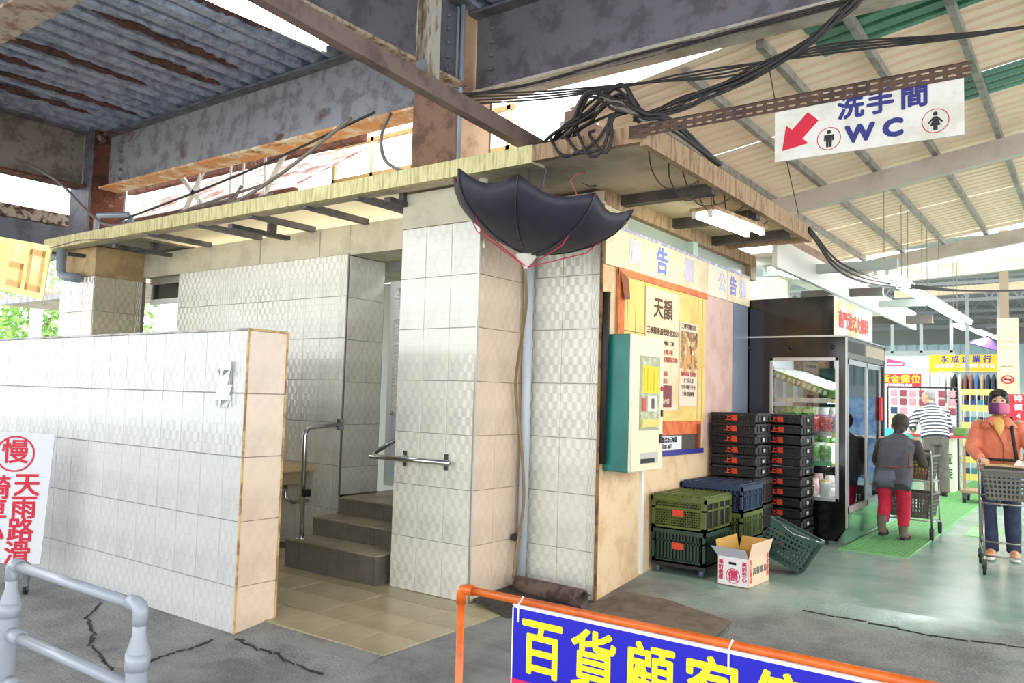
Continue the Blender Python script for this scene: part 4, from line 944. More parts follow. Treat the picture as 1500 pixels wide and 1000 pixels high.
# ------------------------------------------------------------ crates
def lattice_crate(root, wd, dp, h, mat, style='slot', lid=True, logo=None, lidmat=None):
    """local frame, origin at bottom centre"""
    x, y = wd/2, dp/2; mb = MB(); t_ = .012
    mb.box((-x, -y, 0), (x, y, .012))
    for z0, z1, g in ((h-.035, h, .006), (0, .03, 0), (h*.62, h*.62+.014, 0)):
        mb.box((-x-g, -y-g, z0), (x+g, -y+t_, z1)); mb.box((-x-g, y-t_, z0), (x+g, y+g, z1)); mb.box((-x-g, -y-g, z0), (-x+t_, y+g, z1)); mb.box((x-t_, -y-g, z0), (x+g, y+g, z1))
    for sx_ in (-1, 1):
        for sy_ in (-1, 1): mb.box((min(sx_*x, sx_*(x-.035)), min(sy_*y, sy_*(y-.035)), 0), (max(sx_*x, sx_*(x-.035)), max(sy_*y, sy_*(y-.035)), h))
    nx = 14; ny = 12
    if style == 'slot':
        for i in range(nx+1):
            u = -x+.03+(wd-.06)*i/nx
            mb.box((u-.008, -y, .02), (u+.008, -y+.008, h-.02)); mb.box((u-.008, y-.008, .02), (u+.008, y, h-.02))
    else:
        for i in range(-5, nx+1):
            for sg in (1, -1):
                u0 = -x+.02+(wd-.04)*i/nx; a = V((u0, 0, .03)); b = V((u0+(h-.06)*.8, 0, h-.03))
                if sg < 0: a.x, b.x = b.x, a.x
                lo, hi = -x+.01, x-.01
                if min(a.x, b.x) < lo-.2 or max(a.x, b.x) > hi+.2: continue
                def clip(p, q):
                    if p.x > q.x: p, q = q, p
                    if q.x <= lo or p.x >= hi: return None
                    d = q-p
                    if p.x < lo: p = p+d*((lo-p.x)/d.x)
                    if q.x > hi: q = q-d*((q.x-hi)/d.x)
                    return p, q
                r_ = clip(a.copy(), b.copy())
                if r_: mb.bar(r_[0]+V((0, -y+.004, 0)), r_[1]+V((0, -y+.004, 0)), .006, .011, (0, 1, 0) if 0 else (0, 0, 1))
    for i in range(ny+1):
        if i % 3 == 0 or style == 'slot':
            u = -y+.03+(dp-.06)*i/ny
            mb.box((x-.008, u-.008, .02), (x, u+.008, h-.02)); mb.box((-x, u-.008, .02), (-x+.008, u+.008, h-.02))
    mb.build('body', mat, root)
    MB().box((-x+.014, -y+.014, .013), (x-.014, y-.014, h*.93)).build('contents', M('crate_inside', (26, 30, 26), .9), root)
    if lid:
        ld = MB(); ld.box((-x, -y, h), (x, y, h+.008))
        for i in range(7):
            u = -x+wd*(i+.5)/7; ld.box((u-.02, -y+.01, h+.008), (u+.02, y-.01, h+.02))
        ld.build('lid', lidmat or mat, root)
    if logo:
        lg = MB().box((-.05, -y-.006, h*.42), (.05, -y+.002, h*.62)).build('logo', ORP, root)
OLIVE = M('olive_crate', (92, 104, 36), .5, col2=(78, 90, 34), scale=5); DGREEN = M('dark_green_crate', (36, 62, 48), .5); NBLUE = M('navy_crate', (40, 56, 86), .5); BROWNK = M('brown_black_crate', (44, 36, 32), .55)
gx = -2.80
def mk(label, loc, args, kw, group=None):
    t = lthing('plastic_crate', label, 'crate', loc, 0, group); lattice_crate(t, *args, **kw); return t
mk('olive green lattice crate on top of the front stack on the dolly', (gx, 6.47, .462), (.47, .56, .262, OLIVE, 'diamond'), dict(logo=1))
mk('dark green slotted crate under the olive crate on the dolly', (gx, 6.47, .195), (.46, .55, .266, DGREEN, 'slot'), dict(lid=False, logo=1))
t = thing('crate_dolly', 'low black dolly with casters under the front green crates', 'dolly', (gx, 6.47, .1))
MB().box((gx-.235, 6.19, .165), (gx+.235, 6.75, .192)).build('platform', BLACKP, t)
for x in (-.19, .19):
    for y in (-.23, .23):
        MB().tube([(gx+x-.014, 6.47+y, .136), (gx+x+.014, 6.47+y, .136)], .032, 12).build('wheel', M('grey_wheel', (84, 90, 104), .5), t, True)
        MB().box((gx+x-.02, 6.47+y-.02, .15), (gx+x+.02, 6.47+y+.02, .167)).build('caster_fork', STEEL_DK, t)
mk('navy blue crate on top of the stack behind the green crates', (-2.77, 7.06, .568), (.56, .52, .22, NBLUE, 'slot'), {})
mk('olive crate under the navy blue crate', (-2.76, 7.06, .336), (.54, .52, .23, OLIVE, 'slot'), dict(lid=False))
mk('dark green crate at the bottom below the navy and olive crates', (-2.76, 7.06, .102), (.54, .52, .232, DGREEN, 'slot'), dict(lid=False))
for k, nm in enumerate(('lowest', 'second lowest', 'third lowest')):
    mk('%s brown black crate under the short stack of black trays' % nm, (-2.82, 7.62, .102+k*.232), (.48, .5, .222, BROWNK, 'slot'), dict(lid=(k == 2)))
tr0 = lthing('bread_tray', 'x', 'tray', (0, 0, 0), 0, 'black trays in the short stack')
mb = MB(); x, y, h = .215, .2, .098
mb.box((-x, -y, 0), (x, y, .01))
for z0, z1, g in ((h-.022, h-.002, .008), (.0, .016, 0)): mb.box((-x-g, -y-g, z0), (x+g, -y+.01, z1)); mb.box((-x-g, y-.01, z0), (x+g, y+g, z1)); mb.box((-x-g, -y-g, z0), (-x+.01, y+g, z1)); mb.box((x-.01, -y-g, z0), (x+g, y+g, z1))
for i in range(19):
    u = -x+.01+(2*x-.02)*i/18; mb.box((u-.004, -y, .01), (u+.004, -y+.006, h-.02))
for i in range(5):
    u = -y+.02+(2*y-.04)*i/4; mb.box((x-.006, u-.03, .01), (x, u+.03, h-.02)); mb.box((-x, u-.03, .01), (-x+.006, u+.03, h-.02))
mb.box((-x+.008, -y+.008, .01), (x-.008, y-.008, h-.03))
mb.build('body', BLACKP, tr0)
MB().box((x+.001, -.02, .03), (x+.009, .02, .06)).build('side_tab', M('tab_pale', (200, 196, 186), .6), tr0)
text('上福', .062, 'logo', ORP, tr0, (-.02, -y-.004, .048), (1, 0, 0), (0, 0, 1), .003, .003)
trays = [(-2.81, 7.62, .80+.02+.0995*k, 'short', 5-k) for k in range(6)]+[(-2.57, 8.22, .102+.1005*k, 'tall', 12-k) for k in range(13)]
for i, (x, y, z, st_, kk) in enumerate(trays):
    o = tr0 if i == 0 else copy_tree(tr0)
    o.location = (x+random.uniform(-.006, .006), y+random.uniform(-.006, .006), z); o.rotation_euler.z = random.uniform(-.02, .02)
    pos = ORD[kk]+(' from the top' if kk else '')
    o['label'] = ('black tray, %s in the short stack by the posters' if st_ == 'short' else 'black tray, %s in the tall stack before the fridge') % pos
    o['group'] = 'black trays in the %s stack' % st_
# carton
ct = lthing('cardboard_box', 'open white cardboard carton with red print beside the crates', 'box', (-2.31, 6.35, .1), R(-3))
CW = M('carton_white', (234, 230, 226), .7); CB = M('carton_tan', (206, 160, 84), .8); CP = M('carton_print_side', (232, 200, 168), .7)
a, b, h = .125, .2, .215
for nm, c0, c1, mt in (('front_panel', (-a, -b, 0), (a, -b+.004, h), CW), ('back_panel', (-a, b-.004, 0), (a, b, h), CB), ('left_panel', (-a, -b, 0), (-a+.004, b, h), CB), ('right_panel', (a-.004, -b, 0), (a, b, h), CP), ('bottom_panel', (-a, -b, 0), (a, b, .004), CB)): MB().box(c0, c1).build(nm, mt, ct)
MB().add([(-a, -b, h), (a, -b, h), (a+.01, -b-.09, h+.085), (-a-.02, -b-.09, h+.085)], [(0, 1, 2, 3)]).build('flap', M('carton_flap', (196, 196, 206), .7), ct)
MB().add([(a, -b, h), (a, b, h), (a+.03, b+.01, h+.12), (a+.03, -b-.01, h+.12)], [(0, 1, 2, 3)]).build('flap', CP, ct)
MB().add([(-a, b, h), (a, b, h), (a, b+.06, h+.1), (-a, b+.06, h+.1)], [(0, 1, 2, 3)]).build('flap', CB, ct)
MB().add([(-a, -b, h), (-a, b, h), (-a-.02, b, h+.12), (-a-.02, -b, h+.12)], [(0, 1, 2, 3)]).build('flap', CB, ct)
MB().box((-.035, -b-.002, .16), (.025, -b+.001, .178)).build('hand_hole', M('hole_dark', (30, 24, 20), .9), ct)
rg = MB(); n = 24
for r0 in (.058,):
    rg.rings([[(r*math.cos(2*math.pi*j/n), -b-.0015, .075+r*math.sin(2*math.pi*j/n)) for j in range(n)] for r in (r0, r0-.007)], caps=False)
RPK = M('carton_red', (206, 52, 92), .7)
rg.build('ring_print', RPK, ct)
text('儒', .085, 'print', RPK, ct, (0, -b-.002, .072), bold=.002)
for k, ch in enumerate('美的最康'[:4]): text(ch, .04, 'print', RPK, ct, (-.098, -b-.002, .17-k*.038), bold=.001)
for k, ch in enumerate('美的安心'): text(ch, .04, 'print', RPK, ct, (.092, -b-.002, .17-k*.038), bold=.001)
for k, ch in enumerate('安心食品'): text(ch, .045, 'print', M('carton_orange', (214, 74, 60), .7), ct, (a+.001, -b+.04, .185-k*.045), (0, 1, 0), bold=.001)
for k, ch in enumerate('素食推廣'): text(ch, .045, 'print', M('carton_orange'), ct, (a+.001, b-.03, .2-k*.045), (0, 1, 0), bold=.001)
for k, ch in enumerate('高樹寶島'): text(ch, .062, 'print', M('carton_dark', (110, 110, 96), .7), ct, (a+.001, -.09+k*.07, .11), (0, 1, 0), bold=.001)
# tilted hand basket
bk = thing('shopping_basket', 'dark green shopping basket tipped against the crates', 'basket', (-2.1, 6.95, .1)); bk.rotation_euler = (R(-6), R(24), R(6)); bk.location = (-2.20, 6.95, .185); BASE[bk] = V((0, 0, 0))
BG = M('basket_green', (34, 70, 60), .45)
def basket(root, mat, L=.42, W=.30, H=.30, tp=.82):
    mb = MB(); x, y = L/2, W/2
    mb.box((-x*tp, -y*tp, 0), (x*tp, y*tp, .01))
    def P(u, v, z, side):
        q = tp+(1-tp)*z/H
        return V((u*x*q, v*y*q, z))
    mb2 = MB()
    for side in range(4):
        n = 12 if side % 2 == 0 else 9
        for i in range(n+1):
            s_ = -1+2*i/n
            f = (lambda z: P(s_, -1, z, 0)) if side == 0 else (lambda z: P(1, s_, z, 0)) if side == 1 else (lambda z: P(s_, 1, z, 0)) if side == 2 else (lambda z: P(-1, s_, z, 0))
            mb.bar(f(0), f(H), .014, .012, (0, 1, 0))
        for z in (0.02, .06, .1, .14, .18, .22):
            if z > H-.05: continue
            c = [P(-1, -1, z, 0), P(1, -1, z, 0), P(1, 1, z, 0), P(-1, 1, z, 0)]
            mb.bar(c[side], c[(side+1) % 4], .01, .014)
    mb.build('lattice', mat, root)
    rm = MB(); c = [P(-1, -1, H, 0), P(1, -1, H, 0), P(1, 1, H, 0), P(-1, 1, H, 0)]; d = [P(-1, -1, H-.06, 0), P(1, -1, H-.06, 0), P(1, 1, H-.06, 0), P(-1, 1, H-.06, 0)]
    for i in range(4):
        j = (i+1) % 4; rm.bar(c[i], c[j], .024, .016); rm.add([d[i]*1.0, d[j]*1.0, c[j], c[i]], [(0, 1, 2, 3)])
    rm.build('rim', mat, root)
    return P
Pb = basket(bk, BG)
for v in (-1, 1): MB().tube([Pb(-.98, v*1.02, .3, 0)+V((0, 0, .01)), Pb(0, v*1.1, .27, 0), Pb(.98, v*1.02, .3, 0)+V((0, 0, .01))], .006, 6).build('wire_handle', CHROME, bk, True)
# floor mats
fm_ = struct(MB().box((-2.12, 8.42, .1), (-1.49, 19.5, .112)).build('floor_mat', M('mat_green', (138, 196, 128), .5, col2=(160, 208, 146), scale=3), base=(0, 0, 0)))
rb = MB()
for i in range(16): rb.box((-2.1+i*.04, 8.43, .112), (-2.088+i*.04, 19.4, .116))
for i in range(130): rb.box((-2.11, 8.44+i*.08, .112), (-1.5, 8.452+i*.08, .116))
o = rb.build('mat_ribs', M('mat_rib', (112, 176, 108), .5), fm_); o['kind'] = 'stuff'
fm2 = struct(MB().box((-1.28, 10.4, .1), (-.95, 11.3, .106)).build('floor_mat_small', M('mat_green'), base=(0, 0, 0)))

# ------------------------------------------------------------ foreground
t = thing('sign_barrier', 'orange pipe barrier with a blue sign in yellow characters in the foreground', 'barrier', (-1.0, 2.2, -.07))
fr_ = MB(); fr_.tube([(-1.79, 2.2, -.07), (-1.79, 2.2, .82)], .0135, 10); fr_.build('post', ORANGE, t, True)
MB().tube([(.25, 2.2, -.07), (.25, 2.2, .82)], .0135, 10).build('post', ORANGE, t, True)
MB().tube([(-1.76, 2.2, .84), (.22, 2.2, .84)], .0135, 10).build('top_rail', ORANGE, t, True)
MB().tube([(-1.79, 2.2, .1), (.25, 2.2, .1)], .0135, 10).build('bottom_rail', ORANGE, t, True)
for x, d in ((-1.79, 1), (.25, -1)): MB().tube([(x, 2.2, .79), (x, 2.2, .825), (x+d*.006, 2.2, .836), (x+d*.018, 2.2, .84), (x+d*.05, 2.2, .84)], .018, 10).build('elbow', ORANGE, t, True)
sg = MB().box((-1.555, 2.178, .25), (.2, 2.186, .826)).build('sign_panel', M('sign_blue', (26, 20, 178), .35), t)
MB().box((-1.557, 2.177, .822), (.202, 2.187, .832)).build('panel_edge', M('panel_edge_white', (228, 224, 230), .5), sg)
MB().box((-1.557, 2.177, .25), (-1.552, 2.187, .828)).build('panel_edge', M('panel_edge_white'), sg)
MB().box((-1.552, 2.176, .56), (.2, 2.179, .60)).build('red_band', M('band_red', (214, 24, 84), .4), sg)
for k, ch in enumerate('百貨顧客停車'): text(ch, .185, 'character', YEL, sg, (-1.44+k*.187, 2.177, .70), depth=.002, bold=.0036, sx=.9)
for x in (-1.53, -.83, -.1): MB().tube([(x, 2.172, .78), (x, 2.172, .835), (x+.004, 2.19, .856), (x+.008, 2.214, .84), (x+.006, 2.2, .8)], .0028, 5).build('zip_tie', WHITE, t)
t = thing('pipe_railing', 'grey plastic pipe railing in the lower left foreground', 'railing', (-2.9, 1.45, -.07))
GP = M('grey_pipe', (156, 162, 170), .3)
for x in (-2.50, -3.42):
    MB().tube([(x, 1.45, -.07), (x, 1.45, .63), (x, 1.45, .665), (x, 1.45, .71), (x, 1.45, .79)], [.034, .034, .034, .021, .021], 14).build('post', GP, t, True)
    MB().tube([(x, 1.45, .655), (x, 1.45, .60)], .038, 14).build('coupling', GP, t, True)
MB().tube([(-3.42, 1.45, .8), (-2.52, 1.45, .8)], .0185, 12).build('top_rail', GP, t, True)
for x, d in ((-2.50, -1), (-3.42, 1)): MB().tube([(x, 1.45, .74), (x, 1.45, .785), (x+d*.007, 1.45, .797), (x+d*.02, 1.45, .802), (x+d*.06, 1.45, .802)], .0245, 12).build('elbow', GP, t, True)
for z in (.54, .36): 
    MB().tube([(-3.42, 1.45, z), (-2.50, 1.45, z)], .02, 12).build('rail', GP, t, True)
    MB().tube([(-3.39, 1.45, z), (-3.31, 1.45, z)], .027, 12).build('collar', GP, t, True)
t = lthing('caution_sign', 'white caution sign on casters with red characters against the left wall', 'sign', (-6.57, 2.80, -.07), R(48))
pn = MB().box((-.75, 0, .23), (.16, .02, 1.2)).xf(Matrix.Rotation(R(2.5), 4, 'Y')).build('panel', M('sign_white', (222, 222, 224), .5), t)
rg = MB(); n = 28; rg.rings([[(-.05+r*math.cos(2*math.pi*j/n), -.003, 1.04+r*math.sin(2*math.pi*j/n)) for j in range(n)] for r in (.135, .122)], caps=False); rg.build('ring', REDP, pn)
text('慢', .19, 'character', REDP, pn, (-.05, -.003, 1.045), bold=.003)
for k, ch in enumerate('天雨路滑'): text(ch, .185, 'character', REDP, pn, (.045-.012*k, -.003, .80-k*.168), bold=.004)
for k, ch in enumerate('騎車小心'): text(ch, .185, 'character', REDP, pn, (-.155-.012*k, -.003, .78-k*.168), bold=.004)
for x in (-.6, .08):
    MB().box((x-.015, -.02, .1), (x+.015, .05, .24)).build('leg', STEEL_DK, t)
    MB().tube([(x-.012, .01, .035), (x+.012, .01, .035)], .035, 10).build('caster', RUBBER, t, True)
    MB().box((x-.018, -.01, .03), (x+.018, .03, .1)).build('caster_fork', STEEL_DK, t)
pk = lthing('plastic_bag', 'clear plastic pouch taped near the end of the tiled screen wall', 'pouch', (-4.68, 3.213, 1.38))
mb = MB(); rs = []
for i in range(7):
    u = i/6; wv = .012+.012*math.sin(u*9)
    rs.append([(-.06-.01*math.sin(u*7), -wv, u*.3), (0, -.02-wv*.8, u*.3), (.075-.01*math.cos(u*5), -wv, u*.3), (.075, -.002, u*.3), (-.06, -.002, u*.3)])
mb.rings(rs).build('pouch', glass('plastic_film', (.93, .94, .9), .3, .15), pk)
lf_ = MB().add([(-6.9, 2.6, 1.25), (-6.86, 2.58, 1.32), (-6.83, 2.6, 1.40), (-6.88, 2.62, 1.33)], [(0, 1, 2, 3)])
tag(lf_.build('leaf', M('leaf_single', (120, 180, 60), .5)), 'single green leaf tip at the left edge above the caution sign', 'leaf')

# ------------------------------------------------------------ WC sign on slotted bar
t = thing('slotted_bar', 'rusty slotted angle bar carrying the toilet sign', 'steel bar', (-1.35, 4.4, 3.1))
SB = M('slot_brown', (92, 66, 52), .7, col2=(66, 46, 40), scale=9)
mb = MB(); x0, x1 = -2.35, -.485; y = 4.395
for z0, z1 in ((3.122, 3.137), (3.147, 3.173), (3.183, 3.2)): mb.box((x0, y, z0), (x1, y+.003, z1))
for z0, z1 in ((3.137, 3.147), (3.173, 3.183)):
    x = x0
    while x < x1-.05: mb.box((x, y, z0), (x+.024, y+.003, z1)); x += .06
mb.box((x0, y, 3.197), (x1, y+.04, 3.2))
mb.build('angle', SB, t)
sx0, sx1, sz0, sz1 = -1.445, -.52, 2.84, 3.135
t = thing('toilet_sign', 'white hanging sign reading WC with a red arrow', 'sign', (-.98, 4.41, 2.84))
pn = MB().box((sx0, 4.402, sz0), (sx1, 4.412, sz1)).build('panel', M('sign_offwhite', (226, 222, 210), .6, col2=(212, 206, 190), scale=5), t)
for ch, x in zip('洗手間', (-1.045, -.90, -.74)): text(ch, .135, 'character', NAVY, pn, (x, 4.4, 3.07), bold=.0045)
text('W', .12, 'character', NAVY, pn, (-1.0, 4.4, 2.925), bold=.0075, sx=1.1); text('C', .12, 'character', NAVY, pn, (-.84, 4.4, 2.925), bold=.0075, sx=1.15)
def xz(pts, nm, mt, y=4.4): 
    mb = MB(); mb.ext([(a, y, b) for a, b in pts], (0, .002, 0)); return mb.build(nm, mt, pn)
ang = R(225); c_, s_ = math.cos(ang), math.sin(ang); cx_, cz_ = -1.315, 2.985
ar = [(.125, 0), (.01, .085), (.01, .04), (-.11, .04), (-.11, -.04), (.01, -.04), (.01, -.085)]
xz([(cx_+a*c_-b*s_, cz_+a*s_+b*c_) for a, b in ar], 'arrow', REDP)
def picto(cx, cz, woman):
    rg = MB(); n = 28; rg.rings([[(cx+r*math.cos(2*math.pi*j/n), 4.4, cz+r*math.sin(2*math.pi*j/n)) for j in range(n)] for r in (.062, .058)], caps=False); rg.build('ring', M('ring_red', (196, 50, 56), .6), pn)
    K = M('picto_black', (34, 32, 38), .6); n = 14
    xz([(cx+.011*math.cos(2*math.pi*j/n), cz+.036+.011*math.sin(2*math.pi*j/n)) for j in range(n)], 'figure_head', K)
    if woman: xz([(cx-.009, cz+.022), (cx-.034, cz-.006), (cx-.028, cz-.011), (cx-.012, cz+.006), (cx-.024, cz-.024), (cx-.01, cz-.024), (cx-.01, cz-.046), (cx+.01, cz-.046), (cx+.01, cz-.024), (cx+.024, cz-.024), (cx+.012, cz+.006), (cx+.028, cz-.011), (cx+.034, cz-.006), (cx+.009, cz+.022)], 'figure', K)
    else: xz([(cx-.024, cz+.021), (cx-.026, cz-.012), (cx-.018, cz-.012), (cx-.016, cz+.008), (cx-.014, cz-.046), (cx-.002, cz-.046), (cx-.001, cz-.012), (cx+.001, cz-.012), (cx+.002, cz-.046), (cx+.014, cz-.046), (cx+.016, cz+.008), (cx+.018, cz-.012), (cx+.026, cz-.012), (cx+.024, cz+.021)], 'figure', K)
picto(-1.155, 2.925, False); picto(-.645, 2.93, True)

# ------------------------------------------------------------ market background
BE = M('pillar_beige', (222, 204, 172), .7, col2=(210, 190, 156), scale=3)
t = thing('market_pillar', 'beige boxed market pillar with a no-smoking sticker', 'pillar', (-1.44, 18.15, .1))
MB().box((-1.61, 18.0, .1), (-1.27, 18.3, 3.28)).build('casing', BE, t)
MB().box((-1.56, 18.05, 3.28), (-1.42, 18.2, 5.0)).build('steel_post', M('tan_steel', (150, 132, 112), .6), t)
for z in (2.82, 2.7, 2.35): MB().box((-1.55, 17.994, z), (-1.34, 18.0, z+.012)).build('scuff_line', M('scuff', (160, 132, 100), .8), t)
rg = MB(); n = 22; rg.rings([[(-1.44+r*math.cos(2*math.pi*j/n), 17.99, 2.1+.75*r*math.sin(2*math.pi*j/n)) for j in range(n)] for r in (.11, .085)], caps=False); rg.build('sticker_ring', REDP, t)
MB().bar((-1.51, 17.989, 2.14), (-1.37, 17.989, 2.06), .004, .02).build('sticker_slash', REDP, t)
MB().box((-1.50, 17.99, 2.09), (-1.38, 17.994, 2.115)).build('sticker_cigarette', M('ink'), t)
for x, nm in ((-2.3, 'left'), (-1.72, 'right')):
    o = MB().box((x, 19.3, .1), (x+.07, 19.37, 4.0)).build('steel_post', M('stall_post')); tag(o, 'thin grey steel post, %s of the yellow shop sign' % nm if x < -2 else 'thin grey steel post close beside the beige pillar', 'post')
t = thing('shop_sign', 'yellow shop banner with blue characters over the clothes', 'sign', (-2.36, 19.6, 2.29))
MB().box((-3.03, 19.6, 2.29), (-1.66, 19.62, 2.67)).build('panel', M('banner_yellow', (248, 200, 40), .5), t)
for x in (-3.02, -1.68): MB().box((x-.015, 19.62, .1), (x+.015, 19.65, 2.67)).build('support_pole', STEEL_GREY, t)
for k, ch in enumerate('永成企業行'): text(ch, .16, 'character', M('banner_blue', (36, 60, 160), .5), t, (-2.73+k*.2, 19.597, 2.57), bold=.004)
text('五金百貨 工具 鎖類 日用品', .095, 'lettering', WHITE, t, (-2.36, 19.597, 2.43), bold=.003)
t = thing('red_banner', 'red banner with yellow characters above the wire rack', 'banner', (-3.1, 17.0, 1.9))
MB().box((-3.75, 17.0, 1.9), (-2.77, 17.01, 2.16)).build('cloth', M('banner_red', (220, 48, 62), .6), t)
for k, ch in enumerate('黃金攤位'): text(ch, .17, 'character', M('banner_gold', (252, 214, 60), .5), t, (-3.4+k*.18, 16.997, 2.05), bold=.004)
text('歡迎洽詢租售專線', .07, 'lettering', WHITE, t, (-3.2, 16.997, 1.935), bold=.002)
for x in (-3.74, -2.78): MB().box((x-.012, 17.012, .1), (x+.012, 17.03, 2.16)).build('support_pole', STEEL_GREY, t)
o = MB().add([(-3.6, 18.2, 2.36), (-3.28, 18.2, 2.36), (-3.26, 18.2, 2.44), (-3.6, 18.2, 2.52), (-3.6, 18.21, 2.36), (-3.28, 18.21, 2.36), (-3.26, 18.21, 2.44), (-3.6, 18.21, 2.52)], [(0,1,2,3),(7,6,5,4),(0,4,5,1),(1,5,6,2),(2,6,7,3),(3,7,4,0)]).build('pink_flag', M('pink_flag', (230, 70, 130), .6)); tag(o, 'small pink and white flag above the red banner', 'flag')
MB().box((-3.6, 18.195, 2.40), (-3.3, 18.2, 2.43)).build('flag_stripe', WHITE, o)
MB().tube([(-3.6, 18.22, .1), (-3.6, 18.22, 2.54)], .012, 6).build('flag_pole', WHITE, o)
# wire rack with goods
t = thing('wire_rack', 'black wire grid rack hung with small goods behind the striped shirt', 'rack', (-2.6, 16, .1))
mb = MB()
for x in (-3.16, -2.03): mb.tube([(x, 16, .1), (x, 16, 1.88)], .018, 6)
mb.tube([(-3.16, 16, 1.88), (-2.03, 16, 1.88)], .018, 6); mb.tube([(-3.16, 16, .7), (-2.03, 16, .7)], .014, 6); mb.build('frame', BLACKP, t)
mb = MB()
for i in range(1, 16): mb.tube([(-3.16+i*.0706, 15.99, .7), (-3.16+i*.0706, 15.99, 1.87)], .005, 4)
for i in range(1, 17): mb.tube([(-3.16, 15.99, .7+i*.07), (-2.03, 15.99, .7+i*.07)], .005, 4)
mb.build('grid', M('grid_white', (206, 206, 200), .5), t)
RC = [('pink', (226, 150, 160)), ('maroon', (150, 70, 84)), ('blue', (70, 110, 160)), ('white', (230, 230, 226)), ('navy', (50, 66, 100)), ('purple', (130, 80, 150)), ('yellow', (226, 206, 110))]
for r_ in range(7):
    for c in range(7):
        nm, cc = RC[(r_*2+c*3) % 7] if r_ > 1 else RC[(c % 2)]
        o = MB().box((-3.1+c*.155, 15.93, .78+(6-r_)*.155), (-2.99+c*.155, 15.975, .90+(6-r_)*.155)).build('packet', M('rack_'+nm, cc, .5), bevel=.01)
        tag(o, '%s packet, %s from the left, %s row of the wire rack' % (nm, ('first', 'second', 'third', 'fourth', 'fifth', 'sixth', 'seventh')[c], ('top', 'second', 'third', 'fourth', 'fifth', 'sixth', 'lowest')[r_]), 'packet', '%s packets, row %d of the wire rack' % (nm, r_+1))
# yellow shelf rack
t = thing('yellow_shelves', 'yellow goods shelves beside the wire rack', 'shelves', (-1.75, 16.3, .1))
YS = M('shelf_yellow', (240, 222, 110), .5)
for x in (-2.02, -1.42): MB().box((x-.012, 16.3, .1), (x+.012, 16.6, 1.86)).build('upright', M('upright_white', (230, 230, 220), .5), t)
for z in (.3, .6, .9, 1.2, 1.5, 1.78): MB().box((-2.01, 16.28, z), (-1.43, 16.6, z+.02)).build('shelf', YS, t); MB().box((-2.01, 16.27, z-.02), (-1.43, 16.28, z+.09)).build('price_board', YS, t)
for i in range(6): MB().tube([(-1.98+i*.105, 16.262, .3), (-1.98+i*.105, 16.262, 1.85)], .005, 4).build('wire', WHITE, t)
for r_, z in enumerate((.32, .62, .92, 1.22, 1.52)):
    for c in range(5):
        nm, cc = (('blue', (60, 90, 150)), ('navy', (40, 50, 90)), ('teal', (80, 160, 180)))[(r_+c*2) % 3]
        o = MB().box((-1.98+c*.11, 16.36, z+.001), (-1.89+c*.11, 16.5, z+.16)).build('boxed_goods', M('shelf_'+nm, cc, .5), bevel=.008)
        tag(o, '%s box, %s from the left on the %s yellow shelf' % (nm, ('first', 'second', 'third', 'fourth', 'fifth')[c], ('lowest', 'second', 'middle', 'fourth', 'top')[r_]), 'box', '%s boxes on yellow shelf %d' % (nm, r_+1))
# clothes rail
t = thing('clothes_rail', 'rail of hanging clothes under the yellow shop banner', 'clothes rail', (-2.1, 19.0, .1))
MB().tube([(-2.75, 19, 2.28), (-1.45, 19, 2.28)], .015, 6).build('rail', CHROME, t)
for x in (-2.75, -1.45): MB().tube([(x, 19, .1), (x, 19, 2.28)], .018, 6).build('upright', CHROME, t)
GCL = [('white shirt', (236, 234, 228)), ('white blouse', (226, 226, 222)), ('black jacket', (40, 40, 44)), ('pale pink top', (226, 208, 204)), ('brown checked coat', (120, 92, 84)), ('rust cardigan', (150, 104, 96)), ('bright blue jacket', (76, 112, 170)), ('tan vest', (190, 160, 130)), ('navy coat', (48, 56, 84)), ('slate coat', (62, 66, 80)), ('dark blue shirt', (44, 52, 76)), ('charcoal coat', (52, 52, 60))]
for k, (nm, cc) in enumerate(GCL):
    x = -2.66+k*.1
    g_ = MB().loft([(x, 18.99, 1.62), (x, 18.99, 1.9), (x, 18.99, 2.12), (x, 18.99, 2.2), (x, 18.99, 2.24)], [(.045, .2), (.045, .19), (.045, .19), (.03, .1), (.012, .03)], (1, 0, 0), 10).build('garment', M('cloth_'+nm.replace(' ', '_'), cc, .8), None, True)
    tag(g_, nm+' hanging on the clothes rail', 'clothing', 'clothes on the rail')
    MB().tube([(x, 18.99, 2.23), (x, 18.99, 2.27)], .006, 5).build('hanger_hook', CHROME, g_)
# counter with green print, tables, trolley
t = thing('stall_counter', 'white stall counter with green characters and a red top', 'counter', (-2.3, 15.7, .1))
MB().box((-2.75, 15.45, .1), (-2.03, 15.9, 1.02)).build('body', M('counter_white', (236, 232, 210), .6), t)
MB().box((-2.8, 15.4, 1.02), (-1.9, 15.95, 1.06)).build('top', M('counter_red', (206, 70, 84), .5), t)
for k, ch in enumerate('童裝'): text(ch, .2, 'character', M('counter_green', (60, 140, 70), .6), t, (-2.14, 15.447, .66-k*.24), bold=.005)
o = MB().box((-2.05, 15.55, 1.061), (-1.86, 15.75, 1.2)).build('green_bin', M('bin_green', (96, 140, 70), .5), bevel=.01); tag(o, 'green plastic bin on the red counter top', 'bin')
o = MB().loft([(-2.9, 15.2, .1), (-2.9, 15.2, .6), (-2.9, 15.2, 1.05), (-2.88, 15.2, 1.12)], [(.28, .12), (.3, .14), (.3, .12), (.2, .08)], (1, 0, 0), 10).build('teal_cloth_stack', M('teal_cloth', (70, 206, 186), .7), None, True); tag(o, 'bright teal cloth bundle left of the man in the striped shirt', 'cloth')
t = thing('hand_trolley', 'low wooden hand trolley on casters behind the woman in orange', 'trolley', (-1.5, 14.2, .1))
MB().box((-1.75, 13.9, .26), (-1.2, 14.5, .3)).build('deck', M('trolley_wood', (160, 128, 100), .7), t)
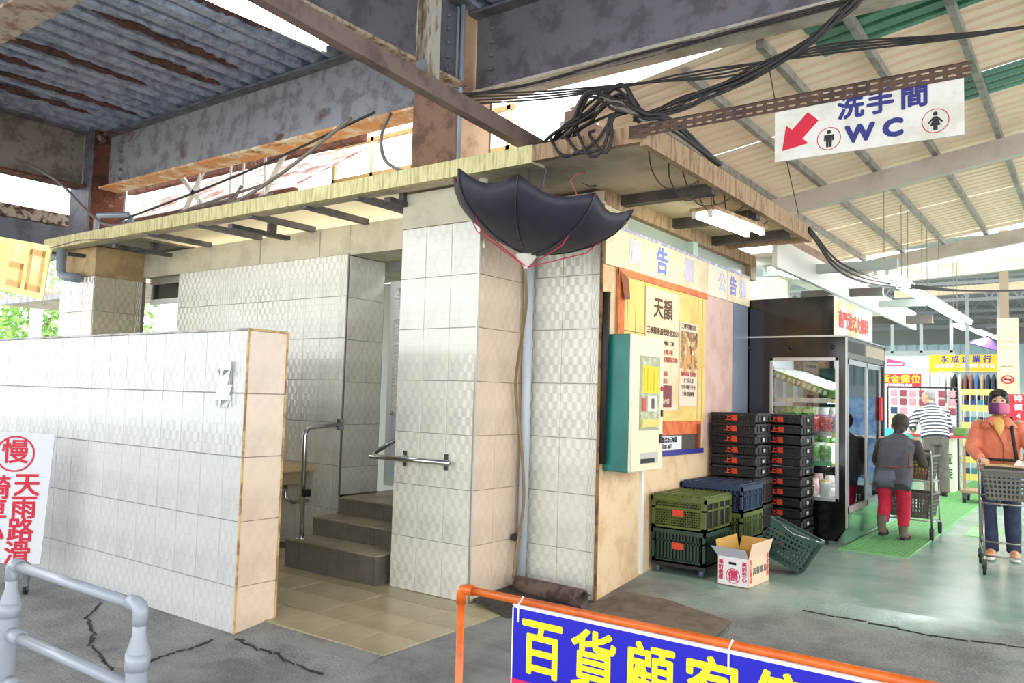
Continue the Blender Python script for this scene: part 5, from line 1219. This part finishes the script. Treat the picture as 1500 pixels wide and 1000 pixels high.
MB().tube([(-1.72, 14.2, .3), (-1.72, 14.2, .95)], .02, 6).build('handle', M('trolley_wood'), t)
for x in (-1.7, -1.25):
    for y in (13.98, 14.42): MB().tube([(x-.02, y, .15), (x+.02, y, .15)], .05, 10).build('wheel', RUBBER, t, True); MB().box((x-.03, y-.03, .17), (x+.03, y+.03, .26)).build('caster_fork', STEEL_DK, t)
t = thing('price_sign', 'red price sign with white marks behind the person in orange', 'sign', (-1.12, 15.5, .1))
MB().box((-1.28, 15.5, 1.2), (-.98, 15.52, 1.78)).build('panel', M('banner_red'), t)
for k, ch in enumerate('特價49'): text(ch, .12, 'character', WHITE, t, (-1.1, 15.497, 1.7-k*.14), bold=.003)
MB().box((-1.15, 15.505, .1), (-1.11, 15.52, 1.2)).build('stand', BLACKP, t)
t = thing('blue_stall', 'pale blue stall of goods at the right edge behind the woman', 'stall', (-.5, 17.0, .1))
MB().box((-1.05, 17.0, .1), (.6, 17.4, 1.7)).build('panel', M('stall_blue', (150, 184, 220), .6, col2=(90, 130, 196), scale=5), t)
MB().box((-1.05, 16.9, .9), (.6, 17.0, .95)).build('shelf', WHITE, t)
o = MB().lathe([(.42, 0), (.3, .1), (.12, .2), (.01, .24)], (0, 0, 0), 8).xf(Matrix.Translation((-2.2, 22.0, 2.98)) @ Matrix.Rotation(R(18), 4, 'Y')).build('purple_parasol', M('purple_cloth', (150, 112, 220), .6), None); tag(o, 'purple hanging cloth parasol under the far trusses', 'parasol')
MB().tube([(-2.13, 22.0, 3.2), (-2.13, 22.4, 3.9)], .012, 5).build('hanging_cord', CABLEG, o)

# ------------------------------------------------------------ cables
def cable(label, pts, r, mat, group, name='cable'):
    o = MB().tube(smooth(pts, 7), r, 6).build(name, mat, None, True)
    return tag(o, label, 'cable', group)
for i in range(11):
    j = lambda s_=.05: random.uniform(-s_, s_)
    cable('one of the thick cables heaped over the near corner of the side canopy', [(-3.25+j(.1), 4.7+j(), 3.24+j(.02)), (-2.98+j(), 4.6+j(), 3.26+.03*(i % 4)), (-2.7+j(), 4.48+j(), 3.3+.05*(i % 5)+j(.02)), (-2.45+j(), 4.44+j(), 3.33+.05*(i % 4)), (-2.28+j(.02), 4.44+j(.03), 3.27+j(.03)), (-2.2+j(.03), 4.7+j(.1), 3.27+j(.02)), (-2.25+j(.02), 5.6, 3.25)], random.choice((.009, .012, .015)), random.choice((CABLE, CABLE, CABLEG)), 'cables heaped on the canopy corner')
for i in range(4):
    j = lambda s_=.04: random.uniform(-s_, s_)
    cable('one of the loops drooping under the near end of the side canopy', [(-3.02+.12*i+j(), 4.52, 3.27), (-2.95+.11*i+j(), 4.41, 3.2), (-2.82+.09*i+j(), 4.405, 3.07+j(.03)), (-2.62+.05*i+j(), 4.41, 3.12+j()), (-2.5+j(), 4.42, 3.3+j()), (-2.4, 4.46, 3.32)], .011, CABLE, 'drooping loops on the canopy corner')
for i in range(8):
    j = lambda s_=.03: random.uniform(-s_, s_)
    cable('one of the bundled cables climbing from the canopy corner to the upper right', [(-2.35+j(), 4.5+j(), 3.28+j()), (-2.1+j(), 4.62+j(), 3.38+j(.05)), (-1.75+j(), 4.75+j(), 3.5+j()), (-1.4+j(), 4.8+j(), 3.66+j()), (-1.15+j(), 4.85+j(), 3.84+j()), (-.95+j(), 4.9+j(), 4.02+j(.02)), (-.2, 5.0+j(), 3.985), (2.4, 5.02+j(), 3.985)], random.choice((.007, .01, .012)), CABLE, 'cable bundle to the upper right')
for i in range(5):
    j = lambda s_=.03: random.uniform(-s_, s_)
    cable('one of the cables strung from the column along the underside of the right beam', [(-4.2+j(), 4.95, 3.95+j()), (-3.6, 5.02+j(), 3.93+j(.02)), (-2.6, 5.04+j(), 3.96+j(.02)), (-1.6, 5.05+j(), 3.97+j(.02)), (-.4, 5.06, 3.98), (2.4, 5.06, 3.985)], .008, CABLE if i % 2 else CABLEG, 'cables along the right beam')
for i in range(4):
    cable('one of the black cables crossing from the column to the tin roof', [(-4.15, 4.9, 3.85+.03*i), (-3.4, 5.0, 3.78+.02*i), (-2.8+.05*i, 5.15, 3.8), (-2.3+.1*i, 5.3, 3.86-.03*i), (-1.4, 5.3, 3.78+.02*i), (-.1, 5.4, 3.72), (2.0, 5.5, 3.9), (4.4, 5.6, 4.7)], .007, CABLE, 'cables crossing to the tin roof')
for i in range(3):
    cable('one of the cables drooping from the canopy end toward the strip lights', [(-2.24, 7.85, 3.2-.02*i), (-2.22, 9.0, 3.02-.05*i), (-2.0, 10.5, 3.02-.03*i), (-1.4, 12.5, 3.12), (-.3, 14.0, 3.3), (1.5, 14.5, 3.5)], .012, CABLE, 'cables from the canopy end')
for i in range(6):
    j = lambda s_=.02: random.uniform(-s_, s_)
    cable('one of the thin wires looping below the side canopy fascia', [(-2.3+j(), 4.6+.25*i, 3.1), (-2.36+j(), 4.75+.27*i, 3.0+j()), (-2.38+j(), 5.0+.28*i, 2.94+j()), (-2.34+j(), 5.25+.3*i, 3.02), (-2.32, 5.4+.3*i, 3.09)], .005, CABLE, 'wires below the side fascia')
cable('pale cable sagging from the upper left to the left column', [(-11.0, 3.4, 4.45), (-10.3, 4.4, 4.05), (-9.6, 4.6, 3.55), (-9.0, 4.55, 3.3), (-8.2, 4.52, 3.24), (-7.0, 4.6, 3.25), (-6.2, 4.7, 3.5), (-5.4, 4.85, 3.95)], .018, CABLEG, None)
cable('long dark cable curving up from the canopy to the main beam', [(-9.5, 4.9, 3.45), (-8.6, 4.85, 3.5), (-7.6, 4.85, 3.6), (-6.6, 4.9, 3.75), (-5.2, 4.95, 4.0)], .012, CABLE, None)
cable('thick grey cable hanging in a loop beside the big column', [(-5.0, 4.95, 3.95), (-4.95, 4.8, 3.7), (-4.8, 4.7, 3.45), (-4.55, 4.65, 3.3), (-4.3, 4.62, 3.24)], .016, CABLEG, None)
for i in range(7):
    j = lambda s_=.08: random.uniform(-s_, s_)
    cable('one of the tangled pale cables above the left canopy', [(-9.6+j(.3), 5.1+j(), 3.3+j()), (-9.0+j(), 5.1+j(), 3.35+j(.1)), (-8.4+j(.2), 5.1+j(), 3.4+j()), (-7.8+j(.3), 5.15+j(), 3.5+j(.1)), (-7.2+j(.3), 5.2, 3.6+j(.1))], random.choice((.01, .014)), CABLEG, 'tangled cables above the left canopy')
cable('thin straight wire hanging across the tin roof right of the canopy', [(-1.9, 5.6, 4.0), (-2.0, 6.3, 3.55), (-2.15, 7.2, 3.2)], .004, CABLE, None)
cable('wire running from the column down to the canopy corner', [(-4.2, 4.92, 3.9), (-3.7, 4.85, 3.55), (-3.2, 4.75, 3.28)], .006, CABLE, None)
o = MB().bar((-3.62, 5.6, 3.8), (-3.18, 5.0, 3.24), .05, .05).build('strut', STEEL_DK); tag(o, 'dark diagonal strut in the bright gap beside the column', 'strut')

# ------------------------------------------------------------ people
SKIN = M('skin', (222, 176, 146), .5); SKIN_W = M('skin_warm', (214, 160, 126), .5)
def hand_mb(wr, fwd, pn, curl=(40, 75, 70), sgn=1, k=1.0):
    fwd = V(fwd).normalized(); pn = V(pn); pn = (pn-fwd*pn.dot(fwd)).normalized(); sd = fwd.cross(pn).normalized(); wr = V(wr)
    mb = MB(); mb.loft([wr-fwd*.03*k, wr+fwd*.01*k, wr+fwd*.05*k, wr+fwd*.085*k], [(.022*k, .016*k), (.028*k, .017*k), (.038*k, .016*k), (.036*k, .013*k)], sd, 12)
    for o_, L_ in ((-.029, .058), (-.010, .07), (.010, .074), (.029, .066)):
        p = wr+fwd*.078*k+sd*o_*k*sgn; pts = [p]; a = 0
        for c, f in zip(curl, (.45, .32, .26)):
            a += R(c); d = fwd*math.cos(a)+pn*math.sin(a); p = p+d*L_*f*1.15*k; pts.append(p)
        mb.tube(pts, [.0088*k, .0088*k, .008*k, .0065*k], 8)
    p = wr+fwd*.025*k+sd*.030*k*sgn; q = p+(fwd*.6+sd*sgn*.55+pn*.4).normalized()*.04*k; r_ = q+(fwd*.7+sd*sgn*-.1+pn*.7).normalized()*.034*k
    mb.tube([p, q, r_], [.011*k, .0095*k, .0075*k], 8)
    return mb
def joinm(o, other):
    bm = bmesh.new(); bm.from_mesh(o.data); bm.from_mesh(other.data); bm.to_mesh(o.data); bm.free()
    for p in o.data.polygons: p.use_smooth = True
    bpy.data.objects.remove(other)
def body(root, J, skin, k=1.0, look=(0, -1, 0)):
    g = lambda n_: V(J[n_])
    mb = MB()
    mb.loft([g('pelvis')-V((0, 0, .06*k)), g('pelvis')+V((0, 0, .03)), g('waist'), g('chest'), g('shc')-V((0, 0, .03*k)), g('neck')], [(.11*k, .09*k), (.155*k, .11*k), (.12*k, .09*k), (.15*k, .105*k), (.13*k, .08*k), (.05*k, .05*k)])
    h = g('head'); lk = V(look).normalized(); rot = V((0, -1, 0)).rotation_difference(lk).to_matrix(); H = lambda x, y, z: h+rot @ V((x*k, y*k, z*k))
    mb.loft([g('neck')-V((0, 0, .03)), g('neck'), H(0, .015, -.05)], [.055*k, .052*k, .05*k])
    mb.ell(H(0, 0, .02), (.073*k, .09*k, .098*k), rot=rot); mb.ell(H(0, -.022, -.045), (.055*k, .06*k, .06*k), rot=rot)
    mb.ell(H(0, -.094, -.01), (.012*k, .016*k, .02*k), 8, 6); 
    for s_ in (-1, 1): mb.ell(H(.075*s_, .012, .0), (.01*k, .02*k, .032*k), 8, 6)
    mb.ell(H(0, -.08, -.052), (.024*k, .008*k, .007*k), 8, 5)
    for s_ in 'LR':
        mb.loft([g('sh'+s_), (g('sh'+s_)+g('el'+s_))/2, g('el'+s_), (g('el'+s_)*.5+g('wr'+s_)*.5), g('wr'+s_)], [.048*k, .042*k, .036*k, .034*k, .024*k], n=10)
        mb.ell(g('sh'+s_), (.055*k, .052*k, .055*k), 10, 7)
        mb.loft([g('hip'+s_)+V((0, 0, .04)), g('hip'+s_)*.5+g('kn'+s_)*.5, g('kn'+s_), g('kn'+s_)*.6+g('an'+s_)*.4, g('an'+s_)], [.082*k, .068*k, .05*k, .052*k, .034*k], n=12)
        mb.loft([g('an'+s_)+V((0, .0, -.02)), g('an'+s_)+(g('toe'+s_)-g('an'+s_))*.5-V((0, 0, .02)), g('toe'+s_)], [.034*k, .035*k, .025*k], n=10)
    b = bake(mb.build('body', skin, root), .013*k, 5)
    for s_ in 'LR':
        hm = hand_mb(g('wr'+s_), J['hf'+s_], J['hp'+s_], J.get('curl', (40, 75, 70)), J.get('ts'+s_, 1), k)
        ho = bake(hm.build('tmp_hand', skin, root), .0042, 2); joinm(b, ho)
    return b, H, rot
def trousers(root, J, mat, k, flare=1.15, nm='trousers', rise=0.0):
    g = lambda n_: V(J[n_]); mb = MB()
    mb.loft([g('pelvis')-V((0, 0, .09*k)), g('pelvis'), g('waist')-V((0, 0, .03))], [(.13*k, .11*k), (.175*k, .13*k), (.145*k, .115*k)])
    for s_ in 'LR':
        a, b, c = g('hip'+s_), g('kn'+s_), g('an'+s_); c = c+(b-c).normalized()*rise
        mb.loft([a+V((0, 0, .06)), a*.6+b*.4, b+V((0, -.004, .02)), b, b*.5+c*.5, c*.9+b*.1, c-V((0, 0, .015))], [.098*k, .088*k, .068*k*flare, .066*k*flare, .064*k*flare, .056*k*flare, .06*k*flare], n=12)
    return bake(mb.build(nm, mat, root), .013*k, 4)
def top(root, J, mat, k, loose=1.0, hem=.0, cuff=.93, nm='jacket', sleeves=True, side=(1, 0, 0)):
    g = lambda n_: V(J[n_]); mb = MB(); L = loose; up = (g('neck')-g('pelvis')).normalized()
    pts = [g('pelvis')-up*hem, g('pelvis')+up*.03, g('waist'), g('chest'), g('shc')-up*.03*k, g('neck')-up*.01]
    mb.loft(pts, [(.185*k*L, .14*k*L), (.185*k*L, .14*k*L), (.17*k*L, .13*k*L), (.175*k*L, .128*k*L), (.15*k*L, .1*k), (.075*k, .07*k)], side)
    for s_ in 'LR':
        a, b, c = g('sh'+s_), g('el'+s_), g('wr'+s_); mb.ell(a+V((0, 0, -.012*k)), (.062*k, .06*k, .058*k), 12, 8)
        if sleeves: e = b+(c-b)*cuff; mb.loft([a, (a+b)/2, b, (b+e)/2, e], [.062*k*L, .06*k*L, .056*k*L, .054*k*L, .048*k*L], n=12)
    return bake(mb.build(nm, mat, root), .013*k, 4)
def shoe(root, an, toe, mat, sole, k=1.0, boot=0.0):
    an = V(an); toe = V(toe); d = (toe-an); d.z = 0; d.normalize(); sd = d.cross(V((0, 0, 1)))
    z0 = .028; mb = MB(); hl = V((an.x, an.y, 0))-d*.05*k; tp = V((toe.x, toe.y, 0))+d*.03*k; zoff = V((0, 0, an.z-.075))
    P = lambda u, z: hl+(tp-hl)*u+V((0, 0, z))+zoff
    mb.loft([P(0, .06), P(.15, .062), P(.4, .058), P(.7, .048), P(.9, .042), P(1.0, .038)], [(.025*k, .03), (.036*k, .042), (.04*k, .036), (.044*k, .026), (.036*k, .02), (.012*k, .01)], sd, 12)
    mb.loft([an+V((0, 0, -.03)), an+V((0, 0, .03+boot))], [(.042*k, .045*k), (.05*k+boot*.08, .052*k)], sd, 12)
    o = bake(mb.build('shoe', mat, root), .008, 3)
    so = MB(); ring = []
    for u, w_ in ((0, .022), (.12, .036), (.4, .036), (.7, .044), (.92, .036), (1.02, .012)): ring.append((P(u, 0), w_*k))
    pl_ = [p+sd*w_ for p, w_ in ring]+[p-sd*w_ for p, w_ in ring[::-1]]
    so.ext([p+V((0, 0, .004)) for p in pl_], (0, 0, .024)); so.build('sole', sole, o)
    return o
# --- woman in the orange jacket, facing the camera
wo = lthing('person', 'person in an orange jacket and purple mask pushing a trolley toward us', 'person', (-.80, 9.02, .1), R(6))
JW = dict(pelvis=(0, 0, .86), waist=(0, 0, 1.0), chest=(0, -.01, 1.16), shc=(0, 0, 1.28), neck=(0, -.01, 1.335), head=(.0, -.045, 1.478),
          shL=(-.165, 0, 1.27), elL=(-.235, -.08, 1.04), wrL=(-.15, -.27, .945), shR=(.165, 0, 1.27), elR=(.255, -.08, 1.04), wrR=(.22, -.27, .945),
          hipL=(-.085, 0, .82), knL=(-.10, -.03, .46), anL=(-.07, .02, .085), toeL=(-.09, -.14, .04), hipR=(.085, 0, .82), knR=(.10, -.02, .46), anR=(.11, .05, .085), toeR=(.12, -.11, .04),
          hfL=(.35, -1, .05), hpL=(0, -.1, -1), hfR=(-.15, -1, .05), hpR=(0, -.1, -1), tsL=-1, tsR=1)
b, H, rot = body(wo, JW, SKIN)
OJ = M('orange_jacket', (234, 142, 108), .75, col2=(218, 120, 88), scale=5, bump=.3, bscale=14)
jk = top(wo, JW, OJ, 1.0, 1.02, .06)
MB().loft([(-.13, -.1, 1.235), (-.06, -.125, 1.30), (-.03, -.10, 1.345)], [(.03, .012), (.05, .014), (.03, .012)], (1, 0, 0), 8).build('collar', OJ, jk, True)
MB().loft([(.13, -.1, 1.235), (.06, -.125, 1.30), (.03, -.10, 1.345)], [(.03, .012), (.05, .014), (.03, .012)], (1, 0, 0), 8).build('collar', OJ, jk, True)
MB().tube([(-.085, -.135, 1.29), (-.02, -.155, 1.2), (.03, -.16, 1.08), (.035, -.165, .86)], .006, 6).build('zip_seam', M('seam_rust', (150, 74, 50), .7), jk, True)
MB().loft([(.0, -.142, 1.16), (.0, -.142, 1.24), (.0, -.118, 1.3), (0, -.075, 1.345)], [(.012, .01), (.04, .012), (.055, .02), (.06, .03)], (1, 0, 0), 10).build('yellow_shirt', M('yellow_shirt', (232, 184, 100), .8), wo, True)
trousers(wo, JW, M('dark_jeans', (40, 48, 72), .8, col2=(54, 62, 88), scale=8), 1.0, 1.12)
for s_ in 'LR': shoe(wo, JW['an'+s_], JW['toe'+s_], M('sneaker_orange', (236, 190, 160), .6, col2=(236, 140, 70), scale=16), M('sole_white', (236, 230, 222), .6))
hr = MB(); hr.ell(H(0, .018, .045), (.088, .098, .092), 16, 10); hr.ell(H(-.068, .0, .0), (.022, .05, .075), 10, 8); hr.ell(H(.068, .005, .0), (.022, .05, .075), 10, 8); hr.ell(H(0, .06, -.02), (.07, .05, .085), 12, 8); hr.ell(H(-.03, -.062, .085), (.05, .035, .03), 10, 6); hr.ell(H(.04, -.06, .088), (.035, .03, .028), 10, 6)
bake(hr.build('hair', M('dark_hair', (40, 30, 28), .5), wo), .008, 3)
for s_ in (-1, 1):
    MB().ell(H(.031*s_, -.079, .018), (.013, .006, .006), 10, 6).build('eye', M('eye_dark', (36, 24, 22), .2), wo, True)
    MB().tube([H(.015*s_, -.085, .038), H(.033*s_, -.083, .043), H(.05*s_, -.073, .037)], .0028, 5).build('eyebrow', M('dark_hair'), wo)
def mask_half(s_, nm, mt):
    rs_ = []
    for i in range(6):
        z = .0-.105*i/5; rs2 = []
        for j in range(7):
            a = R(82*j/6); bul = 1+.12*math.sin(math.pi*i/5)
            rs2.append(H(s_*.078*math.sin(a)*bul, -.028-.082*math.cos(a)*bul+.012*(i == 5), z-.004))
        rs_.append(rs2)
    mb = MB().rings(rs_, caps=False, closed=False); o = mb.build(nm, mt, wo, True); sd_ = o.modifiers.new('t', 'SOLIDIFY'); sd_.thickness = .003; sd_.offset = 1
    return o
mask_half(-1, 'mask_half', M('mask_purple', (104, 52, 108), .7)); mask_half(1, 'mask_half', M('mask_pink', (206, 110, 142), .7))
MB().tube(smooth([(.06, .07, 1.31), (.10, -.03, 1.335), (.105, -.135, 1.22), (.13, -.165, 1.0), (.16, -.13, .84)], 5), .016, 8).build('bag_strap', M('strap_black', (40, 36, 30), .7), wo, True)
# --- man in striped shirt
mn = lthing('person', 'person in a striped shirt and grey trousers leaning over the stall, seen from behind', 'person', (-2.2, 14.72, .1), R(180+24))
K2 = 1.08
JM = dict(pelvis=(0, .04, .92), waist=(0, -.01, 1.08), chest=(0, -.09, 1.27), shc=(0, -.16, 1.41), neck=(.0, -.19, 1.47), head=(.02, -.29, 1.585),
          shL=(-.19, -.16, 1.38), elL=(-.27, -.24, 1.12), wrL=(-.2, -.44, 1.04), shR=(.19, -.16, 1.38), elR=(.28, -.24, 1.12), wrR=(.2, -.46, 1.06),
          hipL=(-.095, .04, .88), knL=(-.11, .0, .49), anL=(-.12, .05, .085), toeL=(-.13, -.13, .04), hipR=(.095, .04, .88), knR=(.10, .0, .49), anR=(.10, .04, .085), toeR=(.11, -.14, .04),
          hfL=(.2, -1, -.2), hpL=(0, -.1, -1), hfR=(-.2, -1, -.2), hpR=(0, -.1, -1), tsL=-1, tsR=1, curl=(25, 30, 25))
b, H, rot = body(mn, JM, SKIN_W, K2, (.75, -.6, -.3))
STR = M('striped_shirt', (226, 224, 216), .8)
nt = STR.node_tree; tc = nt.nodes.new('ShaderNodeTexCoord'); sp = nt.nodes.new('ShaderNodeSeparateXYZ'); nt.links.new(tc.outputs['Object'], sp.inputs[0])
def mnode(op, a, b_):
    n_ = nt.nodes.new('ShaderNodeMath'); n_.operation = op
    for i, x in enumerate((a, b_)):
        if isinstance(x, (int, float)): n_.inputs[i].default_value = x
        else: nt.links.new(x, n_.inputs[i])
    return n_.outputs[0]
zz_ = mnode('ADD', sp.outputs[2], mnode('MULTIPLY', sp.outputs[1], -.35)); fr2 = mnode('FRACT', mnode('MULTIPLY', zz_, 17.0), 0)
mx = nt.nodes.new('ShaderNodeMix'); mx.data_type = 'RGBA'; nt.links.new(mnode('GREATER_THAN', fr2, .52), mx.inputs[0]); mx.inputs[6].default_value = s2l((230, 226, 214)); mx.inputs[7].default_value = s2l((66, 74, 92)); nt.links.new(mx.outputs[2], nt.nodes['Principled BSDF'].inputs['Base Color'])
sh_ = top(mn, JM, STR, K2, 1.1, -.01, .8, 'shirt')
MB().loft([V(JM['neck'])-V((0, .01, .02)), V(JM['neck'])+V((0, -.01, .035))], [(.078, .075), (.068, .066)], n=14).build('collar', M('collar_slate', (84, 96, 118), .8), sh_, True)
trousers(mn, JM, M('grey_trousers', (112, 106, 98), .8, col2=(94, 88, 82), scale=7), K2, 1.3)
for s_ in 'LR': shoe(mn, JM['an'+s_], JM['toe'+s_], M('brown_shoe', (86, 68, 56), .6), M('dark_sole', (40, 34, 30), .8), K2)
hr = MB(); hr.ell(H(0, .03, .035), (.083, .09, .09), 16, 10, rot=rot); hr.ell(H(0, .05, -.01), (.075, .06, .07), 12, 8, rot=rot); bake(hr.build('hair', M('grey_hair', (150, 146, 140), .7), mn), .009, 3)
for s_ in (-1, 1): MB().ell(H(.031*s_, -.079, .018), (.012, .006, .006), 8, 6).build('eye', M('eye_dark'), mn, True)
# --- hunched woman from behind
la = lthing('person', 'hunched person in a grey vest and red trousers pushing a trolley away', 'person', (-1.80, 9.52, .1), R(180-4))
K3 = .92
JL = dict(pelvis=(0, .10, .70), waist=(0, .05, .84), chest=(0, -.03, .98), shc=(0, -.10, 1.07), neck=(0, -.14, 1.11), head=(0.0, -.20, 1.215),
          shL=(-.17, -.09, 1.04), elL=(-.24, -.10, .82), wrL=(-.20, -.33, .80), shR=(.17, -.09, 1.04), elR=(.23, -.1, .82), wrR=(.16, -.33, .80),
          hipL=(-.085, .09, .66), knL=(-.09, .04, .37), anL=(-.085, .06, .085), toeL=(-.085, -.1, .04), hipR=(.085, .09, .66), knR=(.09, .08, .38), anR=(.09, .20, .13), toeR=(.095, .06, .05),
          hfL=(.1, -1, 0), hpL=(0, -.1, -1), hfR=(-.1, -1, 0), hpR=(0, -.1, -1), tsL=-1, tsR=1)
b, H, rot = body(la, JL, SKIN_W, K3, (0, -1, -.15))
top(la, JL, M('brown_sleeves', (74, 64, 60), .8), K3, 1.0, -.02, .95, 'sweater')
vs_ = top(la, JL, M('grey_vest', (84, 84, 92), .75, col2=(70, 70, 78), scale=5, bump=.2, bscale=12), K3, 1.14, .16, .9, 'vest', sleeves=False)
MB().loft([(.03, .265, .58), (.03, .275, .66), (.03, .26, .74)], [(.08, .03), (.1, .04), (.08, .025)], (1, 0, 0), 12).build('back_pouch', M('pouch_grey', (96, 98, 112), .7), vs_, True)
MB().tube(smooth([(-.17, .15, .62), (-.16, .12, .82), (-.12, .04, 1.0), (-.1, -.06, 1.1)], 4), .012, 6).build('strap', M('strap_brown', (110, 64, 50), .7), vs_, True)
MB().tube(smooth([(-.19, .12, .79), (0, .23, .775), (.19, .12, .79)], 5), .01, 6).build('waist_tie', M('strap_brown'), vs_, True)
trousers(la, JL, M('red_trousers', (206, 34, 66), .8, col2=(180, 24, 54), scale=7), K3, 1.15, rise=.09)
for s_ in 'LR': shoe(la, JL['an'+s_], JL['toe'+s_], M('boot_grey', (120, 102, 88), .7, col2=(96, 84, 74), scale=9), M('dark_sole'), K3, .11)
hr = MB(); hr.ell(H(0, .02, .03), (.092, .104, .1), 16, 10); hr.ell(H(0, .07, -.05), (.06, .045, .07), 12, 8); hr.ell(H(.02, .1, -.12), (.035, .03, .07), 10, 8)
bake(hr.build('hair', M('black_brown_hair', (52, 40, 36), .6), la), .009, 3)
for s_ in (-1, 1): MB().ell(H(.031*s_, -.079, .018), (.012, .006, .006), 8, 6).build('eye', M('eye_dark'), la, True)

# --- shopping trolleys
def trolley(label, loc, rotz, upper=True, lower=False):
    t = lthing('shopping_trolley', label, 'trolley', loc, rotz); CH = M('trolley_chrome', (176, 172, 166), .25, .9)
    W2 = .25
    for s_ in (-1, 1):
        MB().tube([(s_*W2, .28, .12), (s_*W2, .28, .82), (s_*W2, .31, .92), (s_*W2, .33, .95)], .011, 8).build('rear_post', CH, t, True)
        MB().tube([(s_*W2, .28, .2), (s_*W2*.8, -.32, .15)], .009, 8).build('lower_rail', CH, t, True)
        MB().tube([(s_*W2, .28, .62), (s_*W2*.85, -.25, .6)], .008, 8).build('basket_rail', CH, t, True)
        MB().tube([(s_*W2*.8, -.3, .15), (s_*W2*.85, -.2, .6)], .009, 8).build('front_post', CH, t, True)
        MB().tube([(s_*W2*.8, -.32, .15), (s_*W2*.8, -.32, .1)], .012, 8).build('caster_stem', CH, t)
        for yy, xx in ((.28, W2), (-.32, W2*.8)):
            MB().tube([(s_*xx-.012, yy, .045), (s_*xx+.012, yy, .045)], .045, 12).build('wheel', RUBBER, t, True)
            MB().box((s_*xx-.02, yy-.018, .05), (s_*xx+.02, yy+.018, .13)).build('caster_fork', M('caster_dark', (70, 66, 62), .6), t)
    MB().tube([(-W2, .33, .95), (W2, .33, .95)], .013, 8).build('handle', BLACKP, t, True)
    for y, z in ((.28, .62), (-.25, .6), (.28, .2), (-.3, .16)): MB().tube([(-W2*(1 if y > 0 else .85), y, z), (W2*(1 if y > 0 else .85), y, z)], .008, 8).build('cross_bar', CH, t, True)
    GB = M('basket_grey', (112, 108, 100), .5)
    for on, z0 in ((upper, .625), (lower, .215)):
        if not on: continue
        e = bpy.data.objects.new('basket', None); COL.objects.link(e); e.parent = t; e.location = (0, .0, z0); BASE[e] = V((0, 0, 0))
        basket(e, GB, .44, .42, .26)
    return t
tw_ = trolley('grey trolley pushed by the person in the orange jacket', (-.66, 8.43, .1), R(4))
MB().box((-.2, .12, .90), (.2, .3, .912)).build('cardboard_sheet', M('cardboard', (226, 188, 140), .8), tw_)
MB().add([(.02, .15, .913), (.14, .2, .915), (.12, .28, .95), (.05, .26, .96)], [(0, 1, 2, 3)]).build('receipt', WHITE, tw_)
tl = trolley('trolley with a yellow bag pushed by the hunched person', (-1.72, 10.02, .1), R(176), True, True)
o = MB().loft([(-1.68, 10.05, .735), (-1.68, 10.05, .8), (-1.67, 10.05, .88), (-1.66, 10.05, .96), (-1.66, 10.05, 1.0)], [(.08, .07), (.11, .09), (.1, .08), (.06, .05), (.02, .02)], n=12).build('yellow_bag', M('bag_yellow', (250, 206, 40), .5, col2=(240, 120, 50), scale=9), None, True); tag(o, 'yellow shopping bag in the basket of the far trolley', 'bag')
